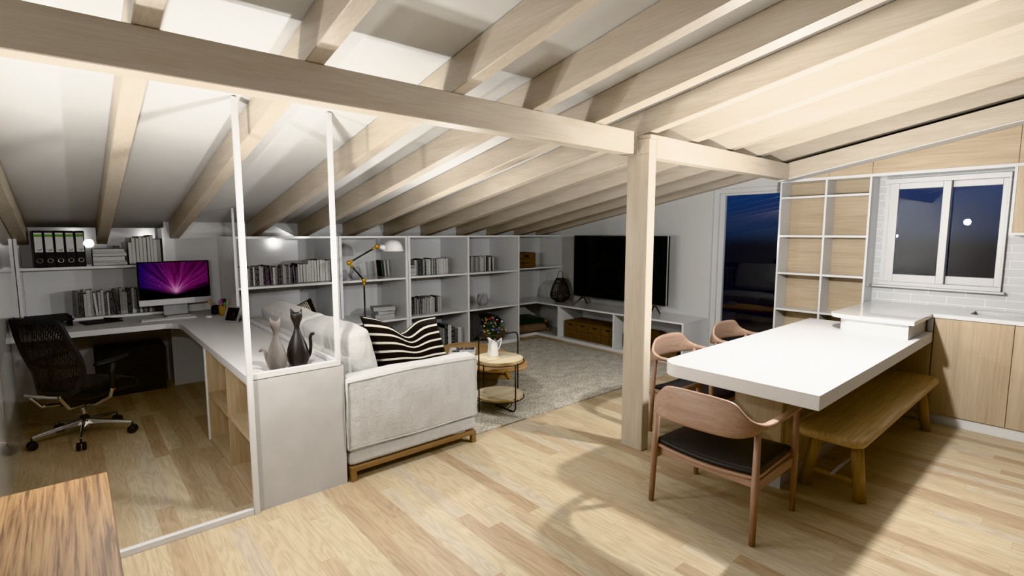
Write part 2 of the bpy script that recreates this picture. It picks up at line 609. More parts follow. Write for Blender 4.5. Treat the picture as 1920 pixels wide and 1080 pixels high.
wall_poly('wall_left', XL - 0.1, XL, YF, YO, M['gloss_wall'])
bm = NB()
box(bm, XL, 6.05, YF - 0.1, YF, 0, zb(YF, RD))
struct('wall_front', bm, plain('mauve_wall', srgb(96, 74, 84), 0.8))
# back wall: plain run behind the shelving, set back behind the desk
bm = NB()
prism_x(bm, [(YB, 0), (YO + 0.1, 0), (YO + 0.1, zb(YO + 0.1, RD)), (YB, zb(YB, RD))], 0.722, 6.0)
box(bm, XL, 0.722, YO, YO + 0.1, 0, zb(YO + 0.1, RD))
struct('wall_back', bm, M['satin_wall'])

# right wall with the tall glazed door, then the kitchen wall with its window
DY0, DY1, DZ = 2.255, 3.12, 2.06
bm = NB()
prism_x(bm, [(DY1, 0), (YB, 0), (YB, zb(YB, RD)), (DY1, zb(DY1, RD))], XR, 6.05)
prism_x(bm, [(DY0, DZ), (DY1, DZ), (DY1, zb(DY1, RD)), (DY0, zb(DY0, RD))], XR, 6.05)
struct('wall_right', bm, M['satin_wall'])
WY0, WY1, WZ0, WZ1 = 0.545, 1.392, 1.062, 2.045
bm = NB()
def wp(ya, yb, za=None, zt=None):
    prism_x(bm, [(ya, za or 0), (yb, za or 0), (yb, zt or zb(yb, RD)), (ya, zt or zb(ya, RD))], XK, 6.05)
wp(YF, WY0)
wp(WY1, DY0)
wp(WY0, WY1, None, WZ0)
wp(WY0, WY1, WZ1, None)
struct('wall_kitchen', bm, M['brick'])

# window: sliding sash pair
w = link(bpy.data.objects.new('window_1', None))
w['kind'] = 'structure'
w['label'] = 'white two-pane sliding kitchen window set in the white brick'
fr = NB()
xf0, xf1 = 5.80, 5.93
gy = [(0.973, 1.288), (0.598, 0.917)]
gz0, gz1 = 1.168, 1.947
for ya, yb, za, zc in ((WY0, WY1, WZ0, 1.098), (WY0, WY1, 2.0, WZ1), (WY0, 0.562, 1.098, 2.0), (1.355, WY1, 1.098, 2.0)):
    box(fr, xf0 + 0.01, xf1, ya, yb, za, zc)
obj('window_frame', fr, M['white_paint'], w, bevel=0.003)
for k, (ya, yb) in enumerate(gy):
    s = NB()
    oa, ob = (0.918, 1.355) if k == 0 else (0.562, 0.93)
    xx0, xx1 = (5.805, 5.845) if k == 0 else (5.86, 5.90)
    box(s, xx0, xx1, oa, ya, 1.098, 2.0)
    box(s, xx0, xx1, yb, ob, 1.098, 2.0)
    box(s, xx0, xx1, ya, yb, 1.098, gz0)
    box(s, xx0, xx1, ya, yb, gz1, 2.0)
    so = obj('sash', s, M['white_paint'], w, bevel=0.003)
    obj('pane', B(xx0 + 0.018, xx0 + 0.022, ya - 0.01, yb + 0.01, gz0 - 0.01, gz1 + 0.01), M['win_glass'], so)
obj('window_sill', B(5.775, 5.86, 0.52, 1.44, 1.045, 1.062), M['white_paint'], w, bevel=0.003)

# glazed door between the TV wall and the tall shelf
d = link(bpy.data.objects.new('door_1', None))
d['kind'] = 'structure'
d['label'] = 'white-framed glazed balcony door with the night sky behind it'
fr = NB()
dx0, dx1 = 5.93, 6.0
box(fr, dx0 - 0.03, dx1 + 0.02, DY1 - 0.06, DY1, 0, DZ)
box(fr, dx0 - 0.03, dx1 + 0.02, DY0, DY1 - 0.06, 2.01, DZ)
box(fr, dx0 - 0.03, dx1 + 0.02, DY0, DY0 + 0.02, 0, 2.01)
obj('door_frame', fr, M['white_paint'], d, bevel=0.003)
s = NB()
box(s, dx0, dx0 + 0.05, 3.0, 3.06, 0.0, 2.01)
box(s, dx0, dx0 + 0.05, DY0 + 0.02, 2.31, 0.0, 2.01)
box(s, dx0, dx0 + 0.05, 2.31, 3.0, 1.985, 2.01)
box(s, dx0, dx0 + 0.05, 2.31, 3.0, 0.0, 0.06)
so = obj('door_leaf', s, M['white_paint'], d, bevel=0.003)
obj('pane', B(dx0 + 0.02, dx0 + 0.026, 2.305, 3.005, 0.055, 1.99), M['win_glass'], so)

# ------------------------------------------------------------------ timber roof
RX = [(-0.36, -0.272), (0.206, 0.286), (0.767, 0.846), (1.471, 1.549), (2.005, 2.09), (2.537, 2.645), (3.079, 3.165),
      (3.62, 3.715), (4.204, 4.31), (4.749, 4.85), (5.30, 5.40), (5.77, 5.868)]
nm = ['against the left wall', 'over the desk chair', 'over the glass partition end', 'over the sofa back', 'over the sofa seat',
      'over the coffee table', 'above the wooden post', 'over the dining table end', 'over the dining table middle',
      'over the far end of the dining table', 'next to the kitchen wall', 'along the right-hand wall above the TV']
for i, (a, b) in enumerate(RX):
    ye = YO - 0.002 if b < 0.7 else YB - 0.002
    ys = YF + 0.002
    if i == 0:
        a = XL + 0.002
    if i == 11:
        ys = 2.30
    bm = NB()
    prism_x(bm, [(ys, zb(ys)), (ye, zb(ye)), (ye, zb(ye, RD) - 0.002), (ys, zb(ys, RD) - 0.002)], a, b)
    o = obj('rafter', bm, M['beam_y'], bevel=0.004, seg=1)
    tag(o, 'pale wooden rafter sloping ' + nm[i], 'rafter', 'ceiling rafters', 'structure')
o = obj('ceiling_beam', B(XL + 0.002, 2.981, 2.146, 2.25, 2.083, 2.232), M['beam_x'], bevel=0.004, seg=1)
tag(o, 'long pale wooden beam crossing from the left wall to the post', 'beam', kind='structure')
bm = NB()
box(bm, 3.066, 5.278, 2.048, 2.15, 2.058, 2.207)
box(bm, 2.995, 3.066, 2.048, 2.15, 2.18, 2.207)
o = obj('ceiling_beam', bm, M['beam_x'], bevel=0.004, seg=1)
tag(o, 'shorter pale wooden beam from the post to the kitchen side', 'beam', kind='structure')
bm = NB()
box(bm, 2.983, 3.064, 2.049, 2.228, 0.0, 2.08)
box(bm, 2.983, 3.064, 2.049, 2.143, 2.08, 2.178)
o = obj('support_post', bm, M['beam_z'], bevel=0.004, seg=1)
tag(o, 'square pale wooden post standing by the dining table', 'post', kind='structure')

# sloping fascia along the kitchen wall with its white soffit, and the veneered gable boards under it
def fz(y, k=0.0):
    return 2.068 + k + 0.186 * (2.05 - y)
ya, yb = -3.55, 2.146
bm = NB()
prism_x(bm, [(ya, fz(ya, 0.001)), (yb, fz(yb, 0.001)), (yb, fz(yb, 0.15)), (ya, fz(ya, 0.15))], 5.282, 5.30)
o = struct('trim_1', bm, M['beam_y'])
o['label'] = 'pale wooden fascia board sloping above the kitchen'
bm = NB()
rings = []
for y in (ya, 2.15):
    rings.append([(5.283, y, fz(y, -0.006)), (5.66, y, fz(y, 0.020)), (5.66, y, fz(y, 0.030)), (5.283, y, fz(y, 0.0))])
loft(bm, rings)
o = struct('trim_2', bm, M['matt_white'])
o['label'] = 'white strip under the sloping wooden fascia'
cuts = [2.02, 1.808, 1.452, 0.497, -0.46, -1.4]
for i in range(len(cuts) - 1):
    yh, yl = cuts[i] - 0.0015, cuts[i + 1] + 0.0015
    bm = NB()
    z0 = 2.088
    prism_x(bm, [(yl, z0), (yh, z0), (yh, max(z0 + 0.001, fz(yh, 0.015))), (yl, fz(yl, 0.015))], 5.602, 5.622)
    o = obj('gable_panel', bm, M['vein_y'])
    tag(o, 'pale veneer gable board above the ' + ['left column of the tall shelf', 'right column of the tall shelf', 'kitchen window', 'wall cupboard', 'second wall cupboard'][i], 'panel', 'veneer gable boards')
# ------------------------------------------------------------------ kitchen run
concrete = plain('pale_concrete', (0.54, 0.525, 0.51, 1), 0.6, 0, 0.3, var=0.05, scale=6)
M['concrete'] = concrete
CX = 5.26
seams = [0.862, 0.395, -0.075, -0.545]
for i in range(3):
    yh, yl = seams[i], seams[i + 1]
    t = thing('kitchen_cabinet', 'pale veneer kitchen base cupboard ' + ['beside the end of the bench', 'second from the bench', 'third from the bench'][i],
              'cabinet', (5.55, (yh + yl) / 2, 0), 0, 'kitchen base cupboards')
    cy = (yh + yl) / 2
    hw = (yh - yl) / 2
    bm = NB()
    for q in ((-0.265, 0.29, -hw + 0.001, -hw + 0.017, 0.08, 0.69), (-0.265, 0.29, hw - 0.017, hw - 0.001, 0.08, 0.69), (-0.265, 0.29, -hw + 0.017, hw - 0.017, 0.08, 0.096)):
        box(bm, *q)
    obj('carcass', bm, M['vein_z'], t)
    obj('door', B(-0.29, -0.267, -hw + 0.0015, hw - 0.0015, 0.083, 0.866), M['vein_z'], t, bevel=0.0015, seg=1)
    obj('plinth', B(-0.278, 0.2, -hw, hw, 0.0, 0.079), M['matt_white'], t)
# corner cupboard hidden behind the bench and island
t = thing('kitchen_cabinet', 'pale veneer corner cupboard under the bar worktop behind the bench', 'cabinet', (5.55, 1.15, 0), 0, 'kitchen base cupboards')
obj('carcass', B(-0.265, 0.29, -0.283, 0.295, 0.08, 0.668), M['vein_z'], t)
obj('door', B(-0.29, -0.267, -0.28, 0.02, 0.083, 0.666), M['vein_z'], t, bevel=0.0015, seg=1)
obj('plinth', B(-0.278, 0.2, -0.283, 0.295, 0.0, 0.079), M['matt_white'], t)
obj('end_panel', B(-0.29, -0.02, -0.283, -0.245, 0.751, 0.868), M['matt_white'], t, label='white panel between table and worktop')

# worktop: one slab, wrapping over the table end, with the sink cut out
bm = NB()
zc0, zc1 = 0.87, 0.90
sy0, sy1, sx0, sx1 = 0.05, 0.675, 5.44, 5.72
box(bm, 5.25, 5.848, -0.55, sy0, zc0, zc1)
box(bm, 5.25, sx0, sy0, sy1, zc0, zc1)
box(bm, sx1, 5.848, sy0, sy1, zc0, zc1)
pts = [(5.25, sy1), (5.848, sy1), (5.848, 1.448)] + [(4.85, 1.448)] + [p for p in arc(4.80, 1.31, 0.15, 88, 180, 8)] + [(4.65, 0.876), (5.25, 0.876)]
prism(bm, pts, zc0, zc1)
bmesh.ops.remove_doubles(bm, verts=bm.verts[:], dist=0.0005)
o = obj('worktop', bm, M['gloss_top'])
tag(o, 'polished white kitchen worktop reaching over the end of the table', 'worktop')
t = thing('kitchen_sink', 'steel undermount sink sunk in the white worktop', 'sink', (5.58, 0.3625, 0.7))
bm = NB()
hx, hy = 0.139, 0.311
v0 = [(-hx, -hy), (hx, -hy), (hx, hy), (-hx, hy)]
lo = [bm.verts.new((x * 0.94, y * 0.97, 0.0)) for x, y in v0]
hi = [bm.verts.new((x, y, 0.192)) for x, y in v0]
bm.faces.new(lo)
for i in range(4):
    bm.faces.new((lo[i], lo[(i + 1) % 4], hi[(i + 1) % 4], hi[i]))
obj('basin', bm, M['steel'], t)
bm = NB()
lathe(bm, [(0.0, 0.001), (0.04, 0.001), (0.045, 0.004), (0.02, 0.006), (0.0, 0.006)], (0, -0.1, 0.0), 16)
obj('drain', bm, M['chrome'], t)

# raised plinth of the bar end (sits on the table, carries the worktop)
bm = NB()
pts = [(5.255, 0.915), (5.255, 1.385), (4.80, 1.385)] + arc(4.79, 1.285, 0.10, 90, 180, 8) + [(4.69, 0.915)]
prism(bm, pts, 0.751, 0.869)
o = obj('bar_riser', bm, M['matt_white'])
tag(o, 'white rounded block between dining table and raised worktop', 'riser')

# dining table slab and the island carcass under it
t = thing('dining_table', 'thick white dining table slab with one rounded corner', 'table', (3.2, 1.3, 0))
bm = NB()
pts = [(2.755, 0.865), (5.257, 0.865), (5.257, 1.78), (2.95, 1.78)] + arc(2.885, 1.65, 0.13, 90, 180, 10)
pts = [(x - 3.2, y - 1.3) for x, y in pts]
prism(bm, pts, 0.67, 0.75)
obj('table_top', bm, M['solid_top'], t, bevel=0.003, seg=2)
bm = NB()
box(bm, 0.0, 2.055, -0.10, 0.19, 0.08, 0.669)
obj('base_cabinet', bm, M['vein_z'], t)
ds = [0.03, 0.31, 0.72, 1.13, 1.54, 1.95]
for a, b in zip(ds[:-1], ds[1:]):
    obj('door', B(a + 0.0015, b - 0.0015, -0.119, -0.101, 0.083, 0.667), M['vein_z'], t, bevel=0.0015, seg=1)
obj('end_panel', B(-0.012, 0.0, -0.10, 0.19, 0.083, 0.668), M['vein_z'], t)
obj('plinth', B(-0.03, 2.05, -0.119, 0.20, 0.0, 0.079), M['matt_white'], t, label='white plinth')

# tall open shelf beside the window, with the lintel over the window
t = thing('tall_shelf', 'tall white open shelf with veneer back, empty, beside the kitchen window', 'shelf', (5.60, 1.85, 0))
obj('upright', B(0, 0.248, 0.382, 0.40, 0.0, 2.085), M['lacquer'], t)
obj('upright', B(0, 0.23, -0.036, -0.018, 0.0, 2.06), M['lacquer'], t)
obj('upright', B(0, 0.248, -0.4005, -0.384, 0.0, 2.06), M['lacquer'], t)
obj('top_panel', B(0, 0.248, -2.4, 0.382, 2.061, 2.087), M['lacquer'], t)
for z in (1.905, 1.515, 1.133, 0.756, 0.40, 0.05):
    for a, b in ((-0.018, 0.382), (-0.384, -0.036)):
        obj('shelf_board', B(0.001, 0.23, a + 0.0005, b - 0.0005, z - 0.010, z + 0.010), M['lacquer'], t)
obj('back_panel', B(0.231, 0.247, -0.017, 0.381, 0.0, 2.06), M['vein_y'], t, label='veneer back of the left column')
obj('back_panel', B(0.231, 0.247, -0.383, -0.037, 0.0, 2.06), M['vein_y'], t, label='veneer back of the right column')

# wall cupboard right of the window
for i, (yh, yl) in enumerate(((0.513, -0.04), (-0.042, -0.6))):
    t = thing('wall_cupboard', 'pale veneer wall cupboard in a white frame ' + ['just right of the kitchen window', 'further from the window'][i], 'cupboard', (5.70, (yh + yl) / 2, 1.53), 0, 'kitchen wall cupboards')
    hw = (yh - yl) / 2
    bm = NB()
    box(bm, -0.115, 0.148, hw - 0.018, hw, 0, 0.53)
    box(bm, -0.115, 0.148, -hw, -hw + 0.018, 0, 0.53)
    box(bm, -0.115, 0.148, -hw + 0.018, hw - 0.018, 0, 0.02)
    box(bm, -0.10, 0.148, -hw + 0.018, hw - 0.018, 0.02, 0.53)
    obj('carcass', bm, M['lacquer'], t)
    obj('door', B(-0.112, -0.101, -hw + 0.019, hw - 0.019, 0.021, 0.529), M['vein_z'], t, label='pale veneer door')

# ------------------------------------------------------------------ bench
t = thing('bench', 'oak bench with rounded seat pushed under the white table', 'bench', (4.21, 0.965, 0))
def rrect(hx, hy, r, n=6):
    return arc(hx - r, hy - r, r, 0, 90, n) + arc(-hx + r, hy - r, r, 90, 180, n) + arc(-hx + r, -hy + r, r, 180, 270, n) + arc(hx - r, -hy + r, r, 270, 360, n)
bm = NB()
rings = []
for k, (ins, z) in enumerate(((0.03, 0.352), (0.010, 0.355), (0.002, 0.366), (0.0, 0.385), (0.006, 0.398), (0.022, 0.404), (0.05, 0.4055))):
    rings.append([(x, y, z) for x, y in rrect(1.0 - ins, 0.185 - ins, 0.08 - ins * 0.5)])
loft(bm, rings)
obj('seat', bm, M['oak_x'], t, smooth=True)
for sx in (-1, 1):
    for sy in (-1, 1):
        bm = NB()
        cyl(bm, (sx * 0.78 + (0.0 if sx > 0 else -0.02), sy * 0.100, 0.353), (sx * 0.80 + (0.0 if sx > 0 else -0.04), sy * 0.148, 0.0), 0.034, 0.033, 18)
        obj('leg', bm, M['bench_leg'], t, smooth=True)
    obj('stretcher', B(sx * 0.80 - 0.012 - (0.03 if sx < 0 else 0), sx * 0.80 + 0.012 - (0.03 if sx < 0 else 0), -0.108, 0.108, 0.095, 0.122), M['bench_leg'], t, bevel=0.003)
bm = NB()
cyl(bm, (-0.89, -0.01, 0.133), (0.83, -0.01, 0.133), 0.010, 0.010, 14)
obj('rail', bm, M['tube_white'], t, smooth=True, label='grey-white round tube lying across both stretchers')

# ------------------------------------------------------------------ dining armchairs
def make_armchair(name, label):
    """local frame: faces +x, legs at x 0/0.5, y +-0.29"""
    t = thing(name, label, 'chair', group='dining armchairs')
    HW = 0.292
    for sy in (-1, 1):
        bm = NB()
        tube(bm, [(0.0, sy * HW, 0), (0.012, sy * (HW - 0.004), 0.30), (0.03, sy * (HW - 0.010), 0.585)], [0.0155, 0.0185, 0.0155], 14)
        obj('leg', bm, M['beech_z'], t, smooth=True)
        bm = NB()
        tube(bm, [(0.50, sy * HW, 0), (0.495, sy * HW, 0.30), (0.488, sy * (HW - 0.004), 0.588)], [0.0145, 0.0175, 0.0155], 14)
        obj('leg', bm, M['beech_z'], t, smooth=True)
        bm = NB()
        box(bm, 0.012, 0.496, sy * (HW - 0.012) - 0.010, sy * (HW - 0.012) + 0.010, 0.262, 0.318)
        obj('side_rail', bm, M['beech'], t, bevel=0.004)
    for x in (0.05, 0.455):
        bm = NB()
        box(bm, x - 0.011, x + 0.011, -HW + 0.024, HW - 0.024, 0.275, 0.315)
        obj('cross_rail', bm, M['beech_y'], t, bevel=0.004)
    # arm and backrest in one band
    path = [(0.515, -HW), (0.40, -HW - 0.003), (0.27, -HW - 0.006), (0.15, -HW - 0.006), (0.06, -HW + 0.0), (-0.015, -0.262), (-0.055, -0.20), (-0.075, -0.10), (-0.080, 0.0)]
    zlo = [0.583, 0.583, 0.583, 0.583, 0.578, 0.556, 0.546, 0.545, 0.545]
    zhi = [0.606, 0.606, 0.606, 0.607, 0.613, 0.645, 0.712, 0.728, 0.730]
    th = [0.030, 0.036, 0.038, 0.038, 0.034, 0.024, 0.020, 0.019, 0.019]
    P = [(x, y, a, b, c) for (x, y), a, b, c in zip(path, zlo, zhi, th)]
    P = P + [(x, -y, a, b, c) for x, y, a, b, c in P[-2::-1]]
    pc = catmull([Vector((p[0], p[1], 0)) for p in P], 5, False)
    q1 = catmull([Vector((p[2], p[3], p[4])) for p in P], 5, False)
    rings = []
    n = len(pc)
    for i in range(n):
        d = (pc[min(i + 1, n - 1)] - pc[max(i - 1, 0)]).normalized()
        nrm = Vector((d.y, -d.x, 0))          # outward
        lo, hi, w = q1[i]
        ring = []
        hh = (hi - lo) / 2
        mid = (hi + lo) / 2
        tilt = 0.22 * max(0.0, (hh - 0.02) / 0.07)
        for k in range(12):
            a = 2 * PI * k / 12
            ca, sa = math.cos(a), math.sin(a)
            e = 0.55
            u = math.copysign(abs(ca) ** e, ca) * w / 2
            v = math.copysign(abs(sa) ** e, sa) * hh
            ring.append(pc[i] + nrm * (u + v * tilt) + Vector((0, 0, mid + v)))
        rings.append(ring)
    bm = NB()
    loft(bm, rings)
    obj('backrest', bm, M['beech_y'], t, smooth=True)
    # seat board and pad
    def seat_ring(ins, z0):
        out = []
        base = catmull([Vector((0.02, -0.27, 0)), Vector((0.01, 0.0, 0)), Vector((0.02, 0.27, 0)), Vector((0.05, 0.292, 0)), Vector((0.26, 0.285, 0)), Vector((0.47, 0.275, 0)), Vector((0.50, 0.25, 0)),
                        Vector((0.51, 0.0, 0)), Vector((0.50, -0.25, 0)), Vector((0.47, -0.275, 0)), Vector((0.26, -0.285, 0)), Vector((0.05, -0.292, 0))], 5)
        c = Vector((0.26, 0, 0))
        for p in base:
            q = c + (p - c) * (1 - ins / 0.27)
            sag = 0.020 * (1 - min(1, (abs(q.y) / 0.29)) ** 2) * (1.0 - 0.35 * (q.x / 0.5))
            out.append((q.x, q.y, z0 - sag + 0.012))
        return out
    bm = NB()
    loft(bm, [seat_ring(0.012, 0.318), seat_ring(0.0, 0.320), seat_ring(0.0, 0.332), seat_ring(0.004, 0.334)])
    obj('seat_board', bm, M['beech_y'], t, smooth=True, bevel=0.002)
    bm = NB()
    loft(bm, [seat_ring(0.012, 0.333), seat_ring(0.006, 0.340), seat_ring(0.006, 0.355), seat_ring(0.014, 0.366), seat_ring(0.035, 0.371), seat_ring(0.09, 0.373), seat_ring(0.18, 0.373)])
    obj('seat_pad', bm, M['black_leather'], t, smooth=True)
    return t

c1 = make_armchair('dining_armchair', 'beech armchair with black leather seat at the head of the white table, nearest')
c1.location = (2.472, 1.328, 0)
c2 = copy_tree(c1)
c2.location = (3.655, 2.235, 0)
c2.rotation_euler.z = -PI / 2
c2['label'] = 'beech armchair on the far side of the table, half hidden behind the wooden post'
c3 = copy_tree(c1)
c3.location = (4.60, 2.235, 0)
c3.rotation_euler.z = -PI / 2
c3['label'] = 'beech armchair on the far side of the table, standing before the glazed door'
# ------------------------------------------------------------------ glass partition
t = thing('glass_partition', 'white-framed glass partition around the desk corner, resting on floor and counter', 'partition', (0.69, 2.985, 0))
ox, oy = 0.69, 2.985
def P_(x0, x1, ya, yb, z0, z1):
    return B(x0 - ox, x1 - ox, ya - oy, yb - oy, z0, z1)
obj('frame_post', P_(0.676, 0.704, 2.957, 2.985, 0.0, zb(2.985, RD) - 0.003), M['white_paint'], t, bevel=0.002, seg=1)
obj('frame_post', P_(1.172, 1.198, 2.974, 3.0, 0.787, zb(3.0, RD) - 0.003), M['white_paint'], t, bevel=0.002, seg=1)
obj('frame_post', P_(1.176, 1.196, 5.39, 5.41, 0.783, zb(5.41, RD) - 0.003), M['white_paint'], t, bevel=0.002, seg=1)
obj('bottom_rail', P_(-0.358, 0.675, 2.96, 2.99, 0.0, 0.033), M['white_paint'], t, bevel=0.002, seg=1)
obj('bottom_rail', P_(0.705, 1.198, 2.974, 3.0, 0.752, 0.786), M['white_paint'], t, bevel=0.002, seg=1)
obj('bottom_rail', P_(1.176, 1.198, 3.0, 5.41, 0.752, 0.782), M['white_paint'], t, bevel=0.002, seg=1)
bm = NB()
zt = zb(2.99, RD) - 0.004
bm = P_(-0.357, 0.675, 2.972, 2.980, 0.034, zt)
obj('glass_pane', bm, M['glass'], t)
obj('glass_pane', P_(0.705, 1.171, 2.983, 2.991, 0.787, zt), M['glass'], t)
bm = NB()
prism_x(bm, [(3.0 - oy, 0.783), (5.389 - oy, 0.783), (5.389 - oy, zb(5.389, RD) - 0.004), (3.0 - oy, zb(3.0, RD) - 0.004)], 1.183 - ox, 1.191 - ox)
obj('glass_pane', bm, M['glass_side'], t)

# ------------------------------------------------------------------ counter with cubbies and L-shaped desk top
t = thing('cubby_counter', 'pale concrete counter with four open oak cubbies facing the desk chair', 'counter', (0.95, 3.65, 0))
ox, oy = 0.95, 3.65
def Q_(x0, x1, ya, yb, z0, z1):
    return B(x0 - ox, x1 - ox, ya - oy, yb - oy, z0, z1)
obj('end_panel', Q_(0.705, 1.214, 2.976, 2.998, 0.0, 0.749), M['concrete'], t, label='concrete end panel')
obj('back_panel', Q_(1.19, 1.214, 2.999, 5.35, 0.0, 0.70), M['matt_white'], t)
obj('end_panel', Q_(0.702, 1.189, 4.305, 4.33, 0.0, 0.70), M['matt_white'], t, label='white far end panel')
yy = [2.999, 3.66, 4.304]
obj('side_panel', Q_(0.712, 1.1, yy[0], yy[0] + 0.018, 0.0, 0.70), M['cubby'], t)
obj('side_panel', Q_(0.712, 1.1, yy[2] - 0.018, yy[2], 0.0, 0.70), M['cubby'], t)
obj('divider', Q_(0.712, 1.1, yy[1] - 0.010, yy[1] + 0.010, 0.022, 0.682), M['cubby'], t)
for z0, z1, nmx in ((0.0, 0.022, 'bottom_panel'), (0.345, 0.367, 'shelf_board'), (0.682, 0.70, 'top_panel')):
    for ya, yb in ((yy[0] + 0.0185, yy[1] - 0.0105), (yy[1] + 0.0105, yy[2] - 0.0185)):
        obj(nmx, Q_(0.712, 1.1, ya, yb, z0, z1), M['cubby_y'], t)
obj('back_board', Q_(1.1, 1.115, yy[0], yy[2], 0.0, 0.70), M['cubby'], t)

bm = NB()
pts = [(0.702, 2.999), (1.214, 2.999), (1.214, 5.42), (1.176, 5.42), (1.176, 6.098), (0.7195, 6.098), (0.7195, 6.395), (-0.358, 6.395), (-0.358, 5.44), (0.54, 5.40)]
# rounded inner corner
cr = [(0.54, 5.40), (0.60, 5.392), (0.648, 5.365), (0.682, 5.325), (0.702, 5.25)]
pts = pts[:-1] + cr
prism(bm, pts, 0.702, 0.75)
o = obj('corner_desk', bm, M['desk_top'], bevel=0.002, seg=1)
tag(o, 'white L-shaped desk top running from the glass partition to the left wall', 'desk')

# ------------------------------------------------------------------ wall shelf above the desk
t = thing('wall_shelf', 'white wall shelf unit above the desk, holding black binders', 'shelf', (0.18, 6.24, 0.752))
ox, oy, oz = 0.18, 6.24, 0.752
def S_(x0, x1, ya, yb, z0, z1):
    return B(x0 - ox, x1 - ox, ya - oy, yb - oy, z0 - oz, z1 - oz)
obj('side_panel', S_(-0.357, -0.335, 6.07, 6.395, 0.753, 1.60), M['lacquer'], t)
obj('side_panel', S_(0.699, 0.72, 6.07, 6.395, 0.753, 1.60), M['lacquer'], t)
obj('shelf_board', S_(-0.334, 0.698, 6.07, 6.395, 1.222, 1.245), M['lacquer'], t)
obj('shelf_board', S_(-0.334, 0.698, 6.07, 6.395, 0.753, 0.776), M['lacquer'], t)
obj('back_panel', S_(-0.334, 0.698, 6.38, 6.395, 0.777, 1.60), M['lacquer'], t)

# black drawer chest below the desk
t = thing('drawer_chest', 'black low drawer chest standing under the desk in shadow', 'chest', (0.38, 6.20, 0))
obj('carcass', B(-0.27, 0.27, -0.14, 0.18, 0.0, 0.46), M['black_plastic'], t, bevel=0.004)
for k in range(2):
    obj('drawer', B(-0.265, 0.265, -0.156, -0.141, 0.01 + 0.225 * k, 0.225 + 0.225 * k), M['black_plastic'], t, bevel=0.003)

# ------------------------------------------------------------------ all-in-one computer
t = thing('computer', 'silver all-in-one computer on the desk showing a purple light-burst wallpaper', 'computer', (0.757, 5.90, 0.7505), math.radians(2.0))
m = NT('light_burst_wallpaper')
uv = m.n('ShaderNodeTexCoord')
sep = m.n('ShaderNodeSeparateXYZ')
m.l(uv, 'Object', sep, 0)
dx = m.math('SUBTRACT', sep.outputs[0], 0.005)
dz = m.math('SUBTRACT', sep.outputs[2], 0.232)
ang = m.math('ARCTAN2', dz, dx)
rad = m.math('SQRT', m.math('ADD', m.math('MULTIPLY', dx, dx), m.math('MULTIPLY', dz, dz)))
cb = m.n('ShaderNodeCombineXYZ')
m.t.links.new(m.math('MULTIPLY', ang, 4.2), cb.inputs[0])
m.t.links.new(m.math('MULTIPLY', rad, 1.2), cb.inputs[1])
rays = m.noise(cb.outputs[0], 2.2, 3, 0.6)
fall = m.math('DIVIDE', 0.045, m.math('ADD', rad, 0.045))
# brightness above a V-shaped dark hill
edge = m.math('SUBTRACT', dz, m.math('MULTIPLY', m.math('ABSOLUTE', dx), 0.26))
up = m.n('ShaderNodeMapRange')
m.t.links.new(edge, up.inputs[0])
up.inputs[1].default_value = -0.035
up.inputs[2].default_value = 0.03
rr = m.n('ShaderNodeMapRange')
m.t.links.new(rays, rr.inputs[0])
rr.inputs[1].default_value = 0.36
rr.inputs[2].default_value = 0.70
rr.inputs[3].default_value = 0.25
rr.inputs[4].default_value = 1.6
inten = m.math('MULTIPLY', m.math('MULTIPLY', up.outputs[0], rr.outputs[0]), m.math('ADD', m.math('MULTIPLY', m.math('POWER', fall, 1.15), 1.25), 0.015))
side = m.n('ShaderNodeMapRange')
m.t.links.new(dx, side.inputs[0])
side.inputs[1].default_value = -0.29
side.inputs[2].default_value = -0.03
tint = m.mixc(side.outputs[0], (0.16, 0.12, 0.75, 1), (0.66, 0.12, 0.46, 1))
hot = m.n('ShaderNodeMapRange')
m.t.links.new(fall, hot.inputs[0])
hot.inputs[1].default_value = 0.25
hot.inputs[2].default_value = 0.75
tint2 = m.mixc(m.math('MULTIPLY', hot.outputs[0], 0.75), tint, (1.0, 0.55, 0.85, 1))
vo = m.n('ShaderNodeTexVoronoi')
vo.inputs['Scale'].default_value = 26
m.l(uv, 'Object', vo, 'Vector')
star = m.math('MULTIPLY', m.math('LESS_THAN', vo.outputs['Distance'], 0.055), 0.35)
em = m.n('ShaderNodeEmission')
bw = m.n('ShaderNodeMix', data_type='RGBA', blend_type='ADD')
bw.inputs[0].default_value = 1.0
sc = m.n('ShaderNodeVectorMath', operation='SCALE')
m.t.links.new(tint2, sc.inputs[0])
m.t.links.new(inten, sc.inputs['Scale'])
cs = m.n('ShaderNodeCombineXYZ')
for i in range(3):
    m.t.links.new(star, cs.inputs[i])
m.l(sc, 0, bw, 6)
m.l(cs, 0, bw, 7)
m.l(bw, 2, em, 0)
em.inputs[1].default_value = 0.75
m.l(em, 0, m.out, 0)
M['wallpaper'] = m.m
bm = NB()
pts = rrect(0.297, 0.21, 0.010, 3)
loft(bm, [[(x, -0.012, z + 0.318) for x, z in pts], [(x, 0.004, z + 0.318) for x, z in pts], [(x * 0.93, 0.022, z * 0.9 + 0.318) for x, z in pts]])
obj('housing', bm, M['alu'], t, bevel=0.001, seg=1)
bm = NB()
pts = rrect(0.296, 0.181, 0.009, 3)
prism_pts = [(x, z + 0.346) for x, z in pts]
loft(bm, [[(x, -0.0145, z) for x, z in prism_pts], [(x, -0.0122, z) for x, z in prism_pts]])
so = obj('bezel', bm, M['screen_black'], t)
obj('display', B(-0.283, 0.283, -0.0158, -0.0148, 0.176, 0.517), M['wallpaper'], so)
bm = NB()
box(bm, -0.10, 0.10, 0.03, 0.036, 0.006, 0.17)
bmesh.ops.rotate(bm, verts=bm.verts[:], cent=(0, 0.03, 0), matrix=Matrix.Rotation(math.radians(-9), 3, 'X'))
obj('stand', bm, M['stand_grey'], t)
bm = NB()
